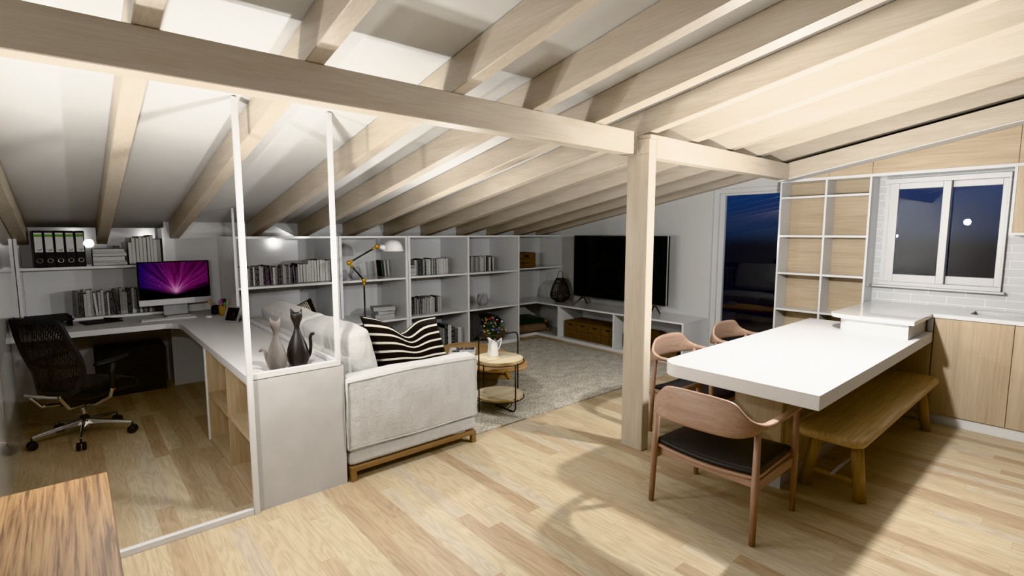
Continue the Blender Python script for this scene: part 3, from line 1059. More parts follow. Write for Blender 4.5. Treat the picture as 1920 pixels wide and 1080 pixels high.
prism(bm, [(x, y + 0.0) for x, y in rrect(0.10, 0.095, 0.012, 3)], 0.0005, 0.006)
obj('foot', bm, M['alu'], t)

# keyboard
t = thing('keyboard', 'slim silver keyboard with white keys in front of the computer', 'keyboard', (0.66, 5.64, 0.7505), math.radians(-3))
obj('case', B(-0.215, 0.215, -0.058, 0.058, 0, 0.008), M['alu'], t, bevel=0.002)
for r in range(5):
    n = 17
    for k in range(n):
        w = 0.42 / n
        x = -0.21 + w * k
        obj('key', B(x + 0.002, x + w - 0.002, -0.053 + r * 0.0212, -0.053 + r * 0.0212 + 0.0175, 0.008, 0.0105), M['matt_white'], t)
t = thing('mouse', 'white computer mouse right of the keyboard', 'mouse', (0.965, 5.55, 0.7505))
bm = NB()
ball(bm, (0, 0, 0.002), 1.0, 16, 10, (0.030, 0.056, 0.016))
for v in bm.verts:
    v.co.z = max(v.co.z, 0.0)
obj('shell', bm, M['white_enamel'], t, smooth=True)
obj('button', B(-0.001, 0.001, 0.01, 0.05, 0.012, 0.0165), M['dark_grey_plastic'], t)
# drawing tablet with pen
t = thing('drawing_tablet', 'black flat drawing tablet lying on the desk left of the keyboard', 'tablet', (0.175, 5.88, 0.7505), math.radians(12))
bm = NB()
prism(bm, rrect(0.135, 0.12, 0.012, 3), 0.0, 0.007)
obj('body', bm, M['black_plastic'], t)
obj('active_area', B(-0.11, 0.11, -0.085, 0.085, 0.0071, 0.0078), M['dark_grey_plastic'], t)
o = obj('pen', cyl(NB(), (0.20, 5.99, 0.766), (0.33, 5.90, 0.766), 0.007, 0.004, 10), M['black_plastic'], smooth=True)
tag(o, 'black pen lying at the corner of the drawing tablet', 'pen')
# black letter tray in the left corner
t = thing('letter_tray', 'black angular letter tray in the left desk corner behind the chair', 'tray', (-0.17, 5.86, 0.7505), math.radians(8))
bm = NB()
v = [bm.verts.new(p) for p in ((-0.13, -0.16, 0.05), (0.15, -0.10, 0.05), (0.13, 0.16, 0.075), (-0.13, 0.16, 0.075))]
bm.faces.new(v)
r = bmesh.ops.extrude_face_region(bm, geom=bm.faces[:])
for q in r['geom']:
    if isinstance(q, bmesh.types.BMVert):
        q.co.z += 0.012
obj('shelf', bm, M['black_plastic'], t, bevel=0.002)
obj('side_panel', B(-0.14, -0.128, -0.15, 0.16, 0, 0.09), M['black_plastic'], t, bevel=0.002)
obj('side_panel', B(0.13, 0.142, -0.08, 0.16, 0, 0.085), M['black_plastic'], t, bevel=0.002)
# pen pots
cork = plain('tan_cork', srgb(150, 122, 72), 0.8, var=0.1, scale=90)
def pot(name, label, loc, r, h, mat):
    t = thing(name, label, 'pot', loc)
    obj('cup', lathe(NB(), [(0, 0), (r * 0.96, 0), (r, 0.004), (r, h), (r - 0.003, h), (r - 0.004, 0.006), (0, 0.006)], seg=20, cap=False), mat, t, smooth=True)
    return t
pot('pen_pot', 'tan cork pen pot full of coloured pens beside the glass', (1.105, 5.60, 0.7505), 0.043, 0.092, cork)
pot('pen_pot', 'black pen pot holding two brushes, behind the tan pot', (1.055, 5.72, 0.7505), 0.036, 0.085, M['black_plastic'])
cols = [('blue', (0.10, 0.25, 0.6, 1)), ('orange', (0.75, 0.28, 0.07, 1)), ('brown', (0.3, 0.13, 0.06, 1)), ('red', (0.75, 0.12, 0.10, 1)), ('green', (0.05, 0.4, 0.16, 1)), ('yellow', (0.75, 0.5, 0.12, 1)), ('copper', (0.55, 0.22, 0.12, 1))]
for k, (nmc, c) in enumerate(cols):
    a = k * 2 * PI / 7 + 1.2
    cx, cy = 1.105 + 0.017 * math.cos(a), 5.60 + 0.017 * math.sin(a)
    tx, ty = 1.105 + 0.040 * math.cos(a), 5.60 + 0.040 * math.sin(a)
    o = obj('pen', cyl(NB(), (cx, cy, 0.760), (tx, ty, 0.868 + 0.012 * (k % 3)), 0.005, 0.0045, 8), plain('pen_' + nmc, c, 0.4), smooth=True)
    tag(o, nmc + ' pen standing in the tan cork pot', 'pen', 'pens in the cork pot')
def scissors(label, x, y, col, a):
    t = thing('scissors', label, 'scissors', (x, y, 0.758), a)
    bm = NB()
    box(bm, -0.004, 0.004, -0.001, 0.001, 0, 0.115)
    obj('blade', bm, M['steel'], t)
    for s in (-1, 1):
        pts = [(s * 0.014 + 0.011 * math.cos(q * PI / 6), 0, 0.132 + 0.017 * math.sin(q * PI / 6)) for q in range(12)]
        obj('handle', tube(NB(), pts, 0.0035, 6, closed=True), col, t, smooth=True)
scissors('purple-handled scissors standing in the tan cork pot', 1.098, 5.612, plain('purple_plastic', (0.28, 0.05, 0.36, 1), 0.4), 0.5)
scissors('black-handled scissors standing in the tan cork pot', 1.118, 5.606, M['black_plastic'], 0.9)
for k, lb in enumerate(('thin wooden brush leaning left out of the black pot', 'second wooden brush in the black pot, more upright')):
    o = obj('paint_brush', tube(NB(), [(1.062 - 0.004 * k, 5.706 + 0.026 * k, 0.760), (1.022 + 0.012 * k, 5.706 + 0.02 * k, 0.838), (0.985 + 0.022 * k, 5.702 + 0.02 * k, 0.90)], [0.003, 0.004, 0.006], 8), M['bench_leg'], smooth=True)
    tag(o, lb, 'brush', 'brushes in the black pot')
# photo frame
t = thing('photo_frame', 'silver photo frame with a dark picture leaning on the desk by the glass', 'photo frame', (1.055, 5.10, 0.7505), math.radians(-62))
T = Matrix.Rotation(math.radians(-20), 4, 'X')
def tilt(bm):
    bmesh.ops.transform(bm, matrix=T, verts=bm.verts[:])
    return bm
bm = NB()
hw, h, bw_ = 0.085, 0.145, 0.013
for a in ((-hw, hw, 0, bw_), (-hw, hw, h - bw_, h), (-hw, -hw + bw_, bw_, h - bw_), (hw - bw_, hw, bw_, h - bw_)):
    box(bm, a[0], a[1], -0.006, 0.008, a[2], a[3])
obj('frame', tilt(bm), M['alu'], t)
pm = NT('dark_photograph')
vv = pm.coords(scale=(1, 1, 0.5))
pm.bsdf(pm.ramp(pm.noise(vv, 22, 3), [(0.48, (0.004, 0.004, 0.005, 1)), (0.62, (0.06, 0.055, 0.05, 1)), (0.75, (0.3, 0.28, 0.26, 1))]), 0.15)
obj('picture', tilt(B(-hw + bw_, hw - bw_, -0.002, 0.004, bw_, h - bw_)), pm.m, t)
bm = NB()
box(bm, -0.014, 0.014, 0.0, 0.004, 0.0, 0.125)
bmesh.ops.transform(bm, matrix=Matrix.Translation((0, 0.098, 0.0)) @ Matrix.Rotation(math.radians(27), 4, 'X'), verts=bm.verts[:])
obj('stand', bm, M['dark_grey_plastic'], t)

# cat figures
def cat(name, label, loc, s, mat, tail_right, rz):
    t = thing(name, label, 'figurine', loc, rz, 'cat figurines on the counter')
    prof = [(0.026, 0.0), (0.040, 0.008), (0.050, 0.035), (0.053, 0.065), (0.048, 0.10), (0.036, 0.14), (0.022, 0.175), (0.014, 0.20), (0.012, 0.215), (0.016, 0.235), (0.024, 0.255), (0.028, 0.27), (0.027, 0.283)]
    bm = NB()
    rings = []
    for r, z in prof:
        rings.append([(1.10 * r * math.cos(2 * PI * k / 24), 0.78 * r * math.sin(2 * PI * k / 24), z) for k in range(24)])
    # scooped head with two ears
    for f, zz in ((1.0, 0.29), (0.8, 0.288)):
        rings.append([(1.08 * 0.027 * f * math.cos(2 * PI * k / 24), 0.72 * 0.027 * f * math.sin(2 * PI * k / 24), zz + 0.026 * (abs(math.cos(2 * PI * k / 24)) ** 3) * (1 if f == 1 else 0.45)) for k in range(24)])
    loft(bm, [[(x * s, y * s, z * s) for x, y, z in r] for r in rings])
    obj('body', bm, mat, t, smooth=True)
    q = 1 if tail_right else -1
    if tail_right:
        pts = [(0.026, 0.02, 0.02), (0.052, 0.025, 0.06), (0.062, 0.02, 0.11), (0.062, 0.016, 0.15), (0.07, 0.012, 0.172), (0.084, 0.008, 0.178)]
    else:
        pts = [(-0.03, 0.0, 0.006), (-0.052, 0.0, 0.045), (-0.062, 0.0, 0.09), (-0.066, 0.0, 0.118), (-0.078, 0.0, 0.128), (-0.09, 0.0, 0.122), (-0.095, 0.0, 0.112)]
    pts = catmull([Vector(p) * s for p in pts], 5, False)
    obj('tail', tube(NB(), pts, [0.0085 * s] * len(pts), 10), mat, t, smooth=True)
cat('cat_figurine', 'grey cat figurine with curled tail, shorter of the pair on the counter', (0.872, 3.105, 0.7515), 1.0, wood('grey_wood', srgb(124, 117, 112), srgb(104, 97, 92), 'z', fine=60, rough=0.5), False, math.radians(-38))
cat('cat_figurine', 'black cat figurine with raised tail, taller of the pair on the counter', (0.995, 3.115, 0.7515), 1.12, plain('black_glaze', (0.02, 0.018, 0.017, 1), 0.35), True, math.radians(-38))

# wooden cabinet in the foreground
t = thing('low_cabinet', 'warm oak low cabinet with ribbed grain top at the bottom left corner', 'cabinet', (-0.155, 1.5, 0))
obj('top', B(-0.203, 0.199, -0.85, 0.64, 0.722, 0.75), M['cab_wood'], t, bevel=0.002)
obj('carcass', B(-0.203, 0.190, -0.84, 0.63, 0.06, 0.721), M['cab_wood'], t)
for k in range(2):
    obj('door', B(0.191, 0.207, -0.83 + 0.37 * k + 0.0, -0.83 + 0.37 * k + 0.365, 0.08, 0.71), M['cab_wood'], t, bevel=0.002)
obj('plinth', B(-0.2, 0.17, -0.82, 0.61, 0.0, 0.06), M['black_plastic'], t)

# ------------------------------------------------------------------ office chair
t = thing('office_chair', 'black mesh-back office chair on a polished star base facing the desk', 'chair', (0.0, 4.98, 0), math.radians(-50))
# base star
bm = NB()
lathe(bm, [(0.0, 0.075), (0.026, 0.075), (0.030, 0.09), (0.034, 0.13), (0.030, 0.15), (0.0, 0.15)], seg=18)
obj('hub', bm, M['chrome'], t, smooth=True)
obj('gas_lift', cyl(NB(), (0, 0, 0.15), (0, 0, 0.27), 0.018, 0.018, 16), M['chrome'], t, smooth=True)
obj('collar', cyl(NB(), (0, 0, 0.15), (0, 0, 0.165), 0.030, 0.030, 16), M['black_plastic'], t, smooth=True)
wheels = [(-0.297, 4.93), (-0.033, 4.66), (0.282, 4.80), (0.21, 5.235), (-0.165, 5.265)]
a0 = math.atan2(4.66 - 4.98, -0.033) + math.radians(50)
for k in range(5):
    a = a0 + k * 2 * PI / 5
    ca, sa = math.cos(a), math.sin(a)
    ex, ey = 0.305 * ca, 0.305 * sa
    rings = []
    for f, w, z, hh in ((0.06, 0.024, 0.128, 0.020), (0.5, 0.017, 0.112, 0.013), (1.0, 0.009, 0.088, 0.007)):
        px, py = ex * f, ey * f
        rings.append([(px - sa * w, py + ca * w, z - hh), (px + sa * w, py - ca * w, z - hh), (px + sa * w * 0.5, py - ca * w * 0.5, z + hh), (px - sa * w * 0.5, py + ca * w * 0.5, z + hh)])
    leg = obj('leg', loft(NB(), rings), M['chrome'], t, bevel=0.003)
    cs = obj('caster', cyl(NB(), (ex, ey, 0.05), (ex, ey, 0.09), 0.006, 0.006, 8), M['black_plastic'], t)
    # twin wheels and hood
    for sgn in (-1, 1):
        b = Vector((-sa, ca, 0))
        c0 = Vector((ex, ey, 0.031)) + b * sgn * 0.006
        obj('wheel', tube(NB(), [c0, c0 + b * sgn * 0.004, c0 + b * sgn * 0.018, c0 + b * sgn * 0.022], [0.026, 0.0305, 0.0305, 0.025], 18), M['black_plastic'], cs, smooth=True)
# mechanism, seat
obj('mechanism', B(-0.09, 0.09, -0.11, 0.10, 0.27, 0.325), M['black_plastic'], t, bevel=0.012)
bm = soft_box(0.46, 0.44, 0.085, 0.04, (0, 0, 0.015), 10)
for v in bm.verts:
    v.co += Vector((0, 0.06, 0.385))
    if v.co.y > 0.2:
        v.co.z -= (v.co.y - 0.2) * 0.35
obj('seat', bm, M['black_fabric'], t, smooth=True)
obj('seat_pan', B(-0.17, 0.17, -0.12, 0.22, 0.325, 0.345), M['black_plastic'], t, bevel=0.01)
bm = NB()
box(bm, 0.232, 0.245, 0.02, 0.05, 0.372, 0.38)
obj('lever', bm, M['red'], t, label='red tab')
# mesh back
def back_pt(u, z):
    """u: -1..1 across; curved back surface"""
    s = (z - 0.40) / 0.55
    hw = [0.150, 0.185, 0.222, 0.232, 0.222, 0.205, 0.190][min(6, int(s * 6))] if s < 1 else 0.19
    t6 = max(0.0, min(5.999, s * 6))
    i = int(t6)
    W = [0.155, 0.190, 0.224, 0.232, 0.222, 0.206, 0.190]
    hw = W[i] + (W[i + 1] - W[i]) * (t6 - i)
    y = -0.235 - 0.06 * (s - 0.25) ** 2 - 0.09 * max(0, s - 0.3) + 0.045 * u * u
    y += 0.03 * (1 - abs(s - 0.25) * 2) if abs(s - 0.25) < 0.5 else 0
    return Vector((u * hw, y, z))
outline = []
for k in range(13):
    z = 0.42 + (0.93 - 0.42) * k / 12
    outline.append(back_pt(1, z))
top = [back_pt(u, 0.95 - 0.012 * (abs(u) ** 4)) for u in (0.86, 0.5, 0.0, -0.5, -0.86)]
outline += top
for k in range(12, -1, -1):
    z = 0.42 + (0.93 - 0.42) * k / 12
    outline.append(back_pt(-1, z))
outline += [back_pt(u, 0.405) for u in (-0.7, 0.0, 0.7)]
sm = catmull(outline, 2)
bm = NB()
rings = []
n = len(sm)
cen = Vector((0, -0.25, 0.66))
for i in range(n):
    d = (sm[(i + 1) % n] - sm[i - 1]).normalized()
    inn = (cen - sm[i])
    inn = (inn - d * inn.dot(d)).normalized()
    out_ = d.cross(inn).normalized()
    rings.append([sm[i] + inn * (a * 0.019) + out_ * (b * 0.011) for a, b in ((-1, -1), (1, -1), (1, 1), (-1, 1))])
loft(bm, rings, closed=True)
obj('back_frame', bm, M['dark_grey_plastic'], t, bevel=0.005)
mm = NT('slotted_mesh')
vv = mm.n('ShaderNodeTexCoord')
sp_ = mm.n('ShaderNodeSeparateXYZ')
mm.l(vv, 'Object', sp_, 0)
wob = mm.noise(vv.outputs['Object'], 6.0, 1)
q = mm.math('ADD', mm.math('MULTIPLY', mm.math('ABSOLUTE', sp_.outputs[0]), 62.0), mm.math('ADD', mm.math('MULTIPLY', sp_.outputs[2], -26.0), mm.math('MULTIPLY', wob, 3.0)))
line = mm.math('GREATER_THAN', mm.math('FRACT', q), 0.66)
dash = mm.math('GREATER_THAN', mm.math('FRACT', mm.math('ADD', mm.math('MULTIPLY', sp_.outputs[2], 21.0), mm.math('MULTIPLY', mm.math('FLOOR', q), 0.37))), 0.22)
hole = mm.math('MULTIPLY', line, dash)
pb = mm.bsdf((0.008, 0.0095, 0.011, 1), 0.7)
trn = mm.n('ShaderNodeBsdfTransparent')
mx = mm.n('ShaderNodeMixShader')
mm.t.links.new(mm.math('MULTIPLY', hole, 0.45), mx.inputs[0])
mm.l(pb, 0, mx, 1)
mm.l(trn, 0, mx, 2)
mm.l(mx, 0, mm.out, 0)
bm = NB()
grid = [[bm.verts.new(back_pt(u / 6 * 0.95, 0.415 + 0.53 * k / 16)) for u in range(-6, 7)] for k in range(17)]
for a, b in zip(grid[:-1], grid[1:]):
    for i in range(12):
        bm.faces.new((a[i], a[i + 1], b[i + 1], b[i]))
obj('back_mesh', bm, mm.m, t, smooth=True)
bm = NB()
pts = [back_pt(u, 0.60 + 0.012 * u * u) + Vector((0, 0.012, 0)) for u in (-0.95, -0.6, 0, 0.6, 0.95)]
tube(bm, catmull(pts, 4, False), 0.016, 8)
obj('lumbar_support', bm, M['black_plastic'], t, smooth=True)
# polished bracket and arms
for sgn in (-1, 1):
    pts = [(0.0 + sgn * 0.05, -0.02, 0.275), (sgn * 0.14, -0.02, 0.275), (sgn * 0.245, -0.0, 0.335), (sgn * 0.268, 0.0, 0.40)]
    bm = NB()
    tube(bm, [Vector(p) for p in pts], [0.017, 0.017, 0.016, 0.015], 8)
    obj('arm_bracket', bm, M['chrome'], t, smooth=False, bevel=0.002)
    bm = NB()
    tube(bm, [(sgn * 0.268, 0.0, 0.40), (sgn * 0.274, 0.004, 0.52), (sgn * 0.272, 0.01, 0.592)], [0.017, 0.020, 0.026], 10)
    obj('arm_post', bm, M['dark_grey_plastic'], t, smooth=True)
    bm = NB()
    rings = []
    for f in range(9):
        y = -0.115 + 0.255 * f / 8
        w = 0.036 * math.sin(PI * (0.16 + 0.74 * f / 8)) + 0.006
        z = 0.604 + 0.012 * (f / 8)
        rings.append([(sgn * 0.272 + w * math.cos(2 * PI * k / 12), y, z + 0.013 * math.sin(2 * PI * k / 12)) for k in range(12)])
    loft(bm, rings)
    obj('armrest', bm, M['dark_grey_plastic'], t, smooth=True)
for sgn in (-1, 1):
    bm = NB()
    tube(bm, [(sgn * 0.13, -0.275, 0.405), (sgn * 0.115, -0.20, 0.30), (sgn * 0.06, -0.02, 0.275)], [0.013, 0.013, 0.015], 8)
    obj('back_bracket', bm, M['chrome'], t, smooth=False)
obj('back_bracket', tube(NB(), [(-0.14, -0.28, 0.405), (0.0, -0.292, 0.405), (0.14, -0.28, 0.405)], 0.014, 8), M['chrome'], t)
# ------------------------------------------------------------------ rug
bm = NB()
box(bm, 2.28, 5.14, 3.06, 5.36, 0.0, 0.011)
o = obj('rug', bm, M['rug'])
tag(o, 'beige woven rug with speckled pattern under the coffee table', 'rug')

# ------------------------------------------------------------------ wall shelving
def bookcase(label, x0, x1, mids, zs):
    t = thing('bookcase', label, 'bookcase', ((x0 + x1) / 2, 5.76, 0), 0, 'white built-in bookcases')
    c = (x0 + x1) / 2
    def W(a, b, ya, yb, z0, z1):
        return B(a - c, b - c, ya - 5.76, yb - 5.76, z0, z1)
    ya, yb = 5.43, 6.094
    th = 0.030
    obj('side_panel', W(x0, x0 + th, ya, yb, 0, 1.515), M['lacquer'], t)
    obj('side_panel', W(x1 - th, x1, ya, yb, 0, 1.515), M['lacquer'], t)
    obj('top_panel', W(x0 + th, x1 - th, ya, yb, 1.493, 1.515), M['lacquer'], t)
    xs = [x0 + th] + [m for m in mids] + [x1 - th]
    for m in mids:
        obj('divider', W(m - 0.014, m + 0.014, ya, yb, 0.0, 1.492), M['lacquer'], t)
    for a, b in zip(xs[:-1], xs[1:]):
        a2 = a + (0.0145 if a in mids else 0.0005)
        b2 = b - (0.0145 if b in mids else 0.0005)
        for z in zs:
            obj('shelf_board', W(a2, b2, ya + 0.002, yb - 0.02, z - 0.022, z), M['lacquer'], t)
        obj('bottom_panel', W(a2, b2, ya, yb - 0.02, 0.0, 0.045), M['lacquer'], t)
        obj('back_panel', W(a2, b2, yb - 0.018, yb, 0.046, 1.492), M['lacquer'], t)
    return t
bookcase('white open bookcase behind the sofa back, next to the glass partition', 1.182, 2.207, [], (1.022, 0.535))
bookcase('narrow white bookcase behind the reading lamp', 2.213, 3.047, [], (1.022, 0.535))
bookcase('wide two-bay white bookcase between the reading lamp and the corner', 3.053, 4.83, [3.937], (1.027, 0.537))

t = thing('corner_shelf', 'white corner shelf of two boards above the low corner unit', 'shelf', (5.35, 5.85, 1.03))
obj('top_panel', B(-0.517, 0.517, -0.245, 0.244, 0.463, 0.485), M['lacquer'], t)
obj('shelf_board', B(-0.517, 0.517, -0.245, 0.244, -0.022, 0.0), M['lacquer'], t)

t = thing('media_console', 'low white open media console running along the wall under the TV', 'console', (5.59, 4.6, 0))
ox, oy = 5.59, 4.6
def C_(a, b, ya, yb, z0, z1):
    return B(a - ox, b - ox, ya - oy, yb - oy, z0, z1)
bm = NB()
prism(bm, [(x - ox, y - oy) for x, y in [(5.32, 3.125), (5.866, 3.125), (5.866, 6.094), (4.833, 6.094), (4.833, 5.595), (5.32, 5.595)]], 0.487, 0.51)
obj('top_panel', bm, M['lacquer'], t)
bm = NB()
prism(bm, [(x - ox, y - oy) for x, y in [(5.322, 3.15), (5.866, 3.15), (5.866, 6.094), (4.833, 6.094), (4.833, 5.597), (5.322, 5.597)]], 0.0, 0.04)
obj('bottom_panel', bm, M['lacquer'], t)
obj('end_panel', C_(5.32, 5.866, 3.125, 3.149, 0.0, 0.486), M['lacquer'], t)
obj('divider', C_(5.322, 5.85, 4.126, 4.15, 0.041, 0.486), M['lacquer'], t)
obj('divider', C_(5.322, 5.85, 5.126, 5.15, 0.041, 0.486), M['lacquer'], t)
obj('back_panel', C_(5.851, 5.866, 3.15, 6.07, 0.041, 0.486), M['lacquer'], t)

# ------------------------------------------------------------------ television
t = thing('television', 'large black flat television on two splayed legs on the white console', 'tv', (5.60, 4.312, 0.511))
obj('housing', B(0.004, 0.045, -0.772, 0.772, 0.122, 1.0), M['black_plastic'], t, bevel=0.003)
bm = NB()
for a in ((-0.775, 0.775, 0.119, 0.128), (-0.775, 0.775, 0.996, 1.003), (-0.775, -0.768, 0.128, 0.996), (0.768, 0.775, 0.128, 0.996)):
    box(bm, -0.012, 0.006, a[0], a[1], a[2], a[3])
obj('bezel', bm, M['steel'], t)
obj('screen', B(-0.008, 0.003, -0.768, 0.768, 0.128, 0.996), M['screen_black'], t)
for s in (-1, 1):
    bm = NB()
    tube(bm, [(-0.165, s * 0.64, 0.006), (0.012, s * 0.60, 0.125)], [0.007, 0.012], 8)
    tube(bm, [(0.012, s * 0.60, 0.125), (0.115, s * 0.615, 0.006)], [0.012, 0.008], 8)
    obj('leg', bm, plain('gunmetal', (0.14, 0.135, 0.13, 1), 0.35, 0.7), t, smooth=True)

# ------------------------------------------------------------------ lantern
t = thing('lantern', 'dark cane lantern with arched handle on the console left of the TV', 'lantern', (5.62, 5.385, 0.511))
def lant(z):
    tt = z / 0.33
    return catmull([Vector((0.06, 0, 0.012)), Vector((0.125, 0, 0.045)), Vector((0.150, 0, 0.09)), Vector((0.140, 0, 0.15)), Vector((0.115, 0, 0.24)), Vector((0.088, 0, 0.30)), Vector((0.066, 0, 0.335))], 4, False)
pf = lant(0)
obj('base', lathe(NB(), [(0, 0), (0.075, 0), (0.078, 0.012), (0.0, 0.014)], seg=24), M['black_plastic'], t)
bm = NB()
for k in range(30):
    a = 2 * PI * k / 30
    tube(bm, [(p.x * math.cos(a), p.x * math.sin(a), p.z) for p in pf], 0.0042, 5)
for zi in (6, 11, 18, 24):
    p = pf[min(zi, len(pf) - 1)]
    tube(bm, [(p.x * math.cos(2 * PI * k / 30), p.x * math.sin(2 * PI * k / 30), p.z) for k in range(30)], 0.0045, 5, closed=True)
cane = plain('dark_cane', (0.022, 0.019, 0.017, 1), 0.6)
obj('cage', bm, cane, t, smooth=True)
obj('collar', lathe(NB(), [(0.066, 0.325), (0.074, 0.327), (0.074, 0.352), (0.066, 0.354)], seg=24, cap=False), cane, t)
bm = NB()
tube(bm, [(0.0, 0.056 * math.cos(PI * k / 14), 0.35 + 0.118 * math.sin(PI * k / 14)) for k in range(15)], 0.0035, 6)
obj('handle', bm, cane, t, smooth=True)
obj('candle', lathe(NB(), [(0, 0.013), (0.034, 0.013), (0.034, 0.10), (0.0, 0.10)], seg=16), plain('dim_candle', (0.16, 0.14, 0.12, 1), 0.6), t)

# ------------------------------------------------------------------ wooden boxes in the console
def wbox(name, label, loc, group):
    t = thing(name, label, 'box', loc, 0, group)
    hx, hy, h = 0.19, 0.1085, 0.235
    bm = NB()
    for z0, z1 in ((0.0, 0.117), (0.121, h)):
        box(bm, -hx, -hx + 0.009, -hy, -0.035 if z0 > 0.1 else hy, z0, z1) if False else None
    # front in two boards with a handle slot
    box(bm, -hx, -hx + 0.009, -hy, hy, 0.0, 0.117)
    box(bm, -hx, -hx + 0.009, -hy, hy, 0.122, 0.185)
    box(bm, -hx, -hx + 0.009, -hy, -0.036, 0.185, 0.203)
    box(bm, -hx, -hx + 0.009, 0.036, hy, 0.185, 0.203)
    box(bm, -hx, -hx + 0.009, -hy, hy, 0.203, h)
    obj('front', bm, M['crate_y'], t)
    bm = NB()
    box(bm, -hx + 0.009, hx, -hy, -hy + 0.008, 0, h)
    box(bm, -hx + 0.009, hx, hy - 0.008, hy, 0, h)
    box(bm, hx - 0.008, hx, -hy + 0.008, hy - 0.008, 0, h)
    box(bm, -hx + 0.009, hx - 0.008, -hy + 0.008, hy - 0.008, 0, 0.01)
    obj('body', bm, M['crate'], t)
    obj('lid', B(-hx + 0.002, hx, -hy, hy, h + 0.0005, h + 0.010), M['crate'], t)
    # scorched marks on the lower board
    bm = NB()
    rnd = random.Random(int(loc[1] * 100))
    for j, yy_ in enumerate((0.032, 0.0, -0.032)):
        zc = 0.058
        if j == 0 or rnd.random() < 0.5:
            box(bm, -hx - 0.0008, -hx, yy_ - 0.003, yy_ + 0.003, zc - 0.017, zc + 0.017)
        else:
            pts = [(yy_ + 0.011 * math.cos(q * PI / 8), zc + 0.017 * math.sin(q * PI / 8)) for q in range(16)]
            tube(bm, [(-hx - 0.0002, p[0], p[1]) for p in pts], 0.0022, 4, closed=True)
    obj('mark', bm, M['dark_grey_plastic'], t)
    return t
for k in range(4):
    wbox('wooden_box', 'brown wooden box with handle slot, ' + ['first from the corner', 'second from the corner', 'third from the corner', 'fourth from the corner, by the divider'][k] + ', in the console',
         (5.595, 4.972 - 0.226 * k, 0.0405), 'wooden boxes in the media console')
def crate(label, loc, hx, hy, h, rz=0):
    t = thing('slatted_crate', label, 'crate', loc, rz)
    bm = NB()
    for k in range(3):
        z0, z1 = h * k / 3 + 0.004, h * (k + 1) / 3 - 0.005
        if k == 2:
            box(bm, -hx, -0.05, -hy, -hy + 0.01, z0, z1)
            box(bm, 0.05, hx, -hy, -hy + 0.01, z0, z1)
            box(bm, -0.05, 0.05, -hy, -hy + 0.01, z1 - 0.02, z1)
            box(bm, -0.05, 0.05, -hy, -hy + 0.01, z0, z0 + 0.012)
        else:
            box(bm, -hx, hx, -hy, -hy + 0.01, z0, z1)
        box(bm, -hx, hx, hy - 0.01, hy, z0, z1)
        box(bm, hx - 0.01, hx, -hy + 0.01, hy - 0.01, z0, z1)
        box(bm, -hx, -hx + 0.01, -hy + 0.01, hy - 0.01, z0, z1)
    obj('slats', bm, M['crate'], t)
    bm = NB()
    for sx in (-1, 1):
        for sy in (-1, 1):
            box(bm, sx * (hx - 0.022) - 0.011, sx * (hx - 0.022) + 0.011, sy * (hy - 0.022) - 0.011, sy * (hy - 0.022) + 0.011, 0, h)
    obj('corner_post', bm, M['crate'], t)
    obj('bottom', B(-hx + 0.01, hx - 0.01, -hy + 0.01, hy - 0.01, 0.002, 0.010), M['crate'], t)
    obj('lid', B(-hx, hx, -hy, hy, h, h + 0.008), M['crate'], t)
crate('brown slatted wooden crate on the corner shelf above the lantern', (5.17, 5.80, 1.031), 0.18, 0.15, 0.215, math.radians(0))
crate('brown slatted crate low in the console bay seen behind the dining chair', (5.58, 3.42, 0.041), 0.16, 0.17, 0.20, math.radians(90))
crate('brown slatted crate beside another, deep in the console bay by the post', (5.58, 3.83, 0.041), 0.16, 0.17, 0.24, math.radians(90))

# ------------------------------------------------------------------ floor cushions on the low shelves
def fcush(label, loc, size, mat, rz=0, tassels=True):
    t = thing('floor_cushion', label, 'cushion', loc, rz)
    bm = soft_box(size[0], size[1], size[2], size[2] * 0.48, (0, 0, 0.02), 12, 0.004, int(loc[2] * 77))
    for v in bm.verts:
        v.co.z += size[2] / 2 + 0.01
    obj('pad', bm, mat, t, smooth=True)
    if tassels:
        for sx, sy in ((-1, -1), (1, -1)):
            obj('corner_tab', B(sx * size[0] * 0.49 - 0.012, sx * size[0] * 0.49 + 0.012, sy * size[1] * 0.5 - 0.03, sy * size[1] * 0.5 + 0.004, 0.02, 0.055), plain('tan_tab', srgb(150, 112, 88), 0.7), t, bevel=0.004)
beige = fabric('beige_fabric', srgb(132, 116, 104), 200, 0.3)
green = fabric('dark_green_fabric', srgb(28, 42, 30), 200, 0.3)
fcush('beige floor cushion at the bottom of the corner unit under the green one', (5.28, 5.83, 0.041), (0.56, 0.50, 0.105), beige, math.radians(-12))
fcush('dark green floor cushion on the beige one in the corner unit', (5.27, 5.85, 0.168), (0.53, 0.48, 0.07), green, math.radians(-12))
t = thing('floor_cushion', 'grey ribbed knot cushion standing in the right bookcase bay', 'cushion', (4.10, 5.66, 0.046), math.radians(8))
grey = plain('charcoal_velvet', (0.075, 0.073, 0.072, 1), 0.8, bump=0.1, scale=90, sheen=0.3)
bm = NB()
for k in range(4):
    x = -0.115 + 0.062 * k
    hh = [0.15, 0.19, 0.185, 0.14][k]
    pts = [(x + 0.02 * math.cos(q), 0.085 * math.sin(q) * 1.0, 0.205 + hh * math.cos(q)) for q in [2 * PI * j / 22 for j in range(22)]]
    pts = [(p[0] + 0.25 * (p[2] - 0.2), p[1], p[2]) for p in pts]
    tube(bm, pts, 0.042, 10, closed=True)
obj('rolls', bm, grey, t, smooth=True)
bm = NB()
for k in range(2):
    pts = [(0.03 + 0.10 * math.cos(q) + 0.03 * k, -0.09 + 0.02 * k, 0.10 + 0.055 * k + 0.06 * math.sin(q)) for q in [PI * j / 10 - 0.7 for j in range(11)]]
    tube(bm, pts, 0.042, 10)
obj('knot', bm, grey, t, smooth=True)
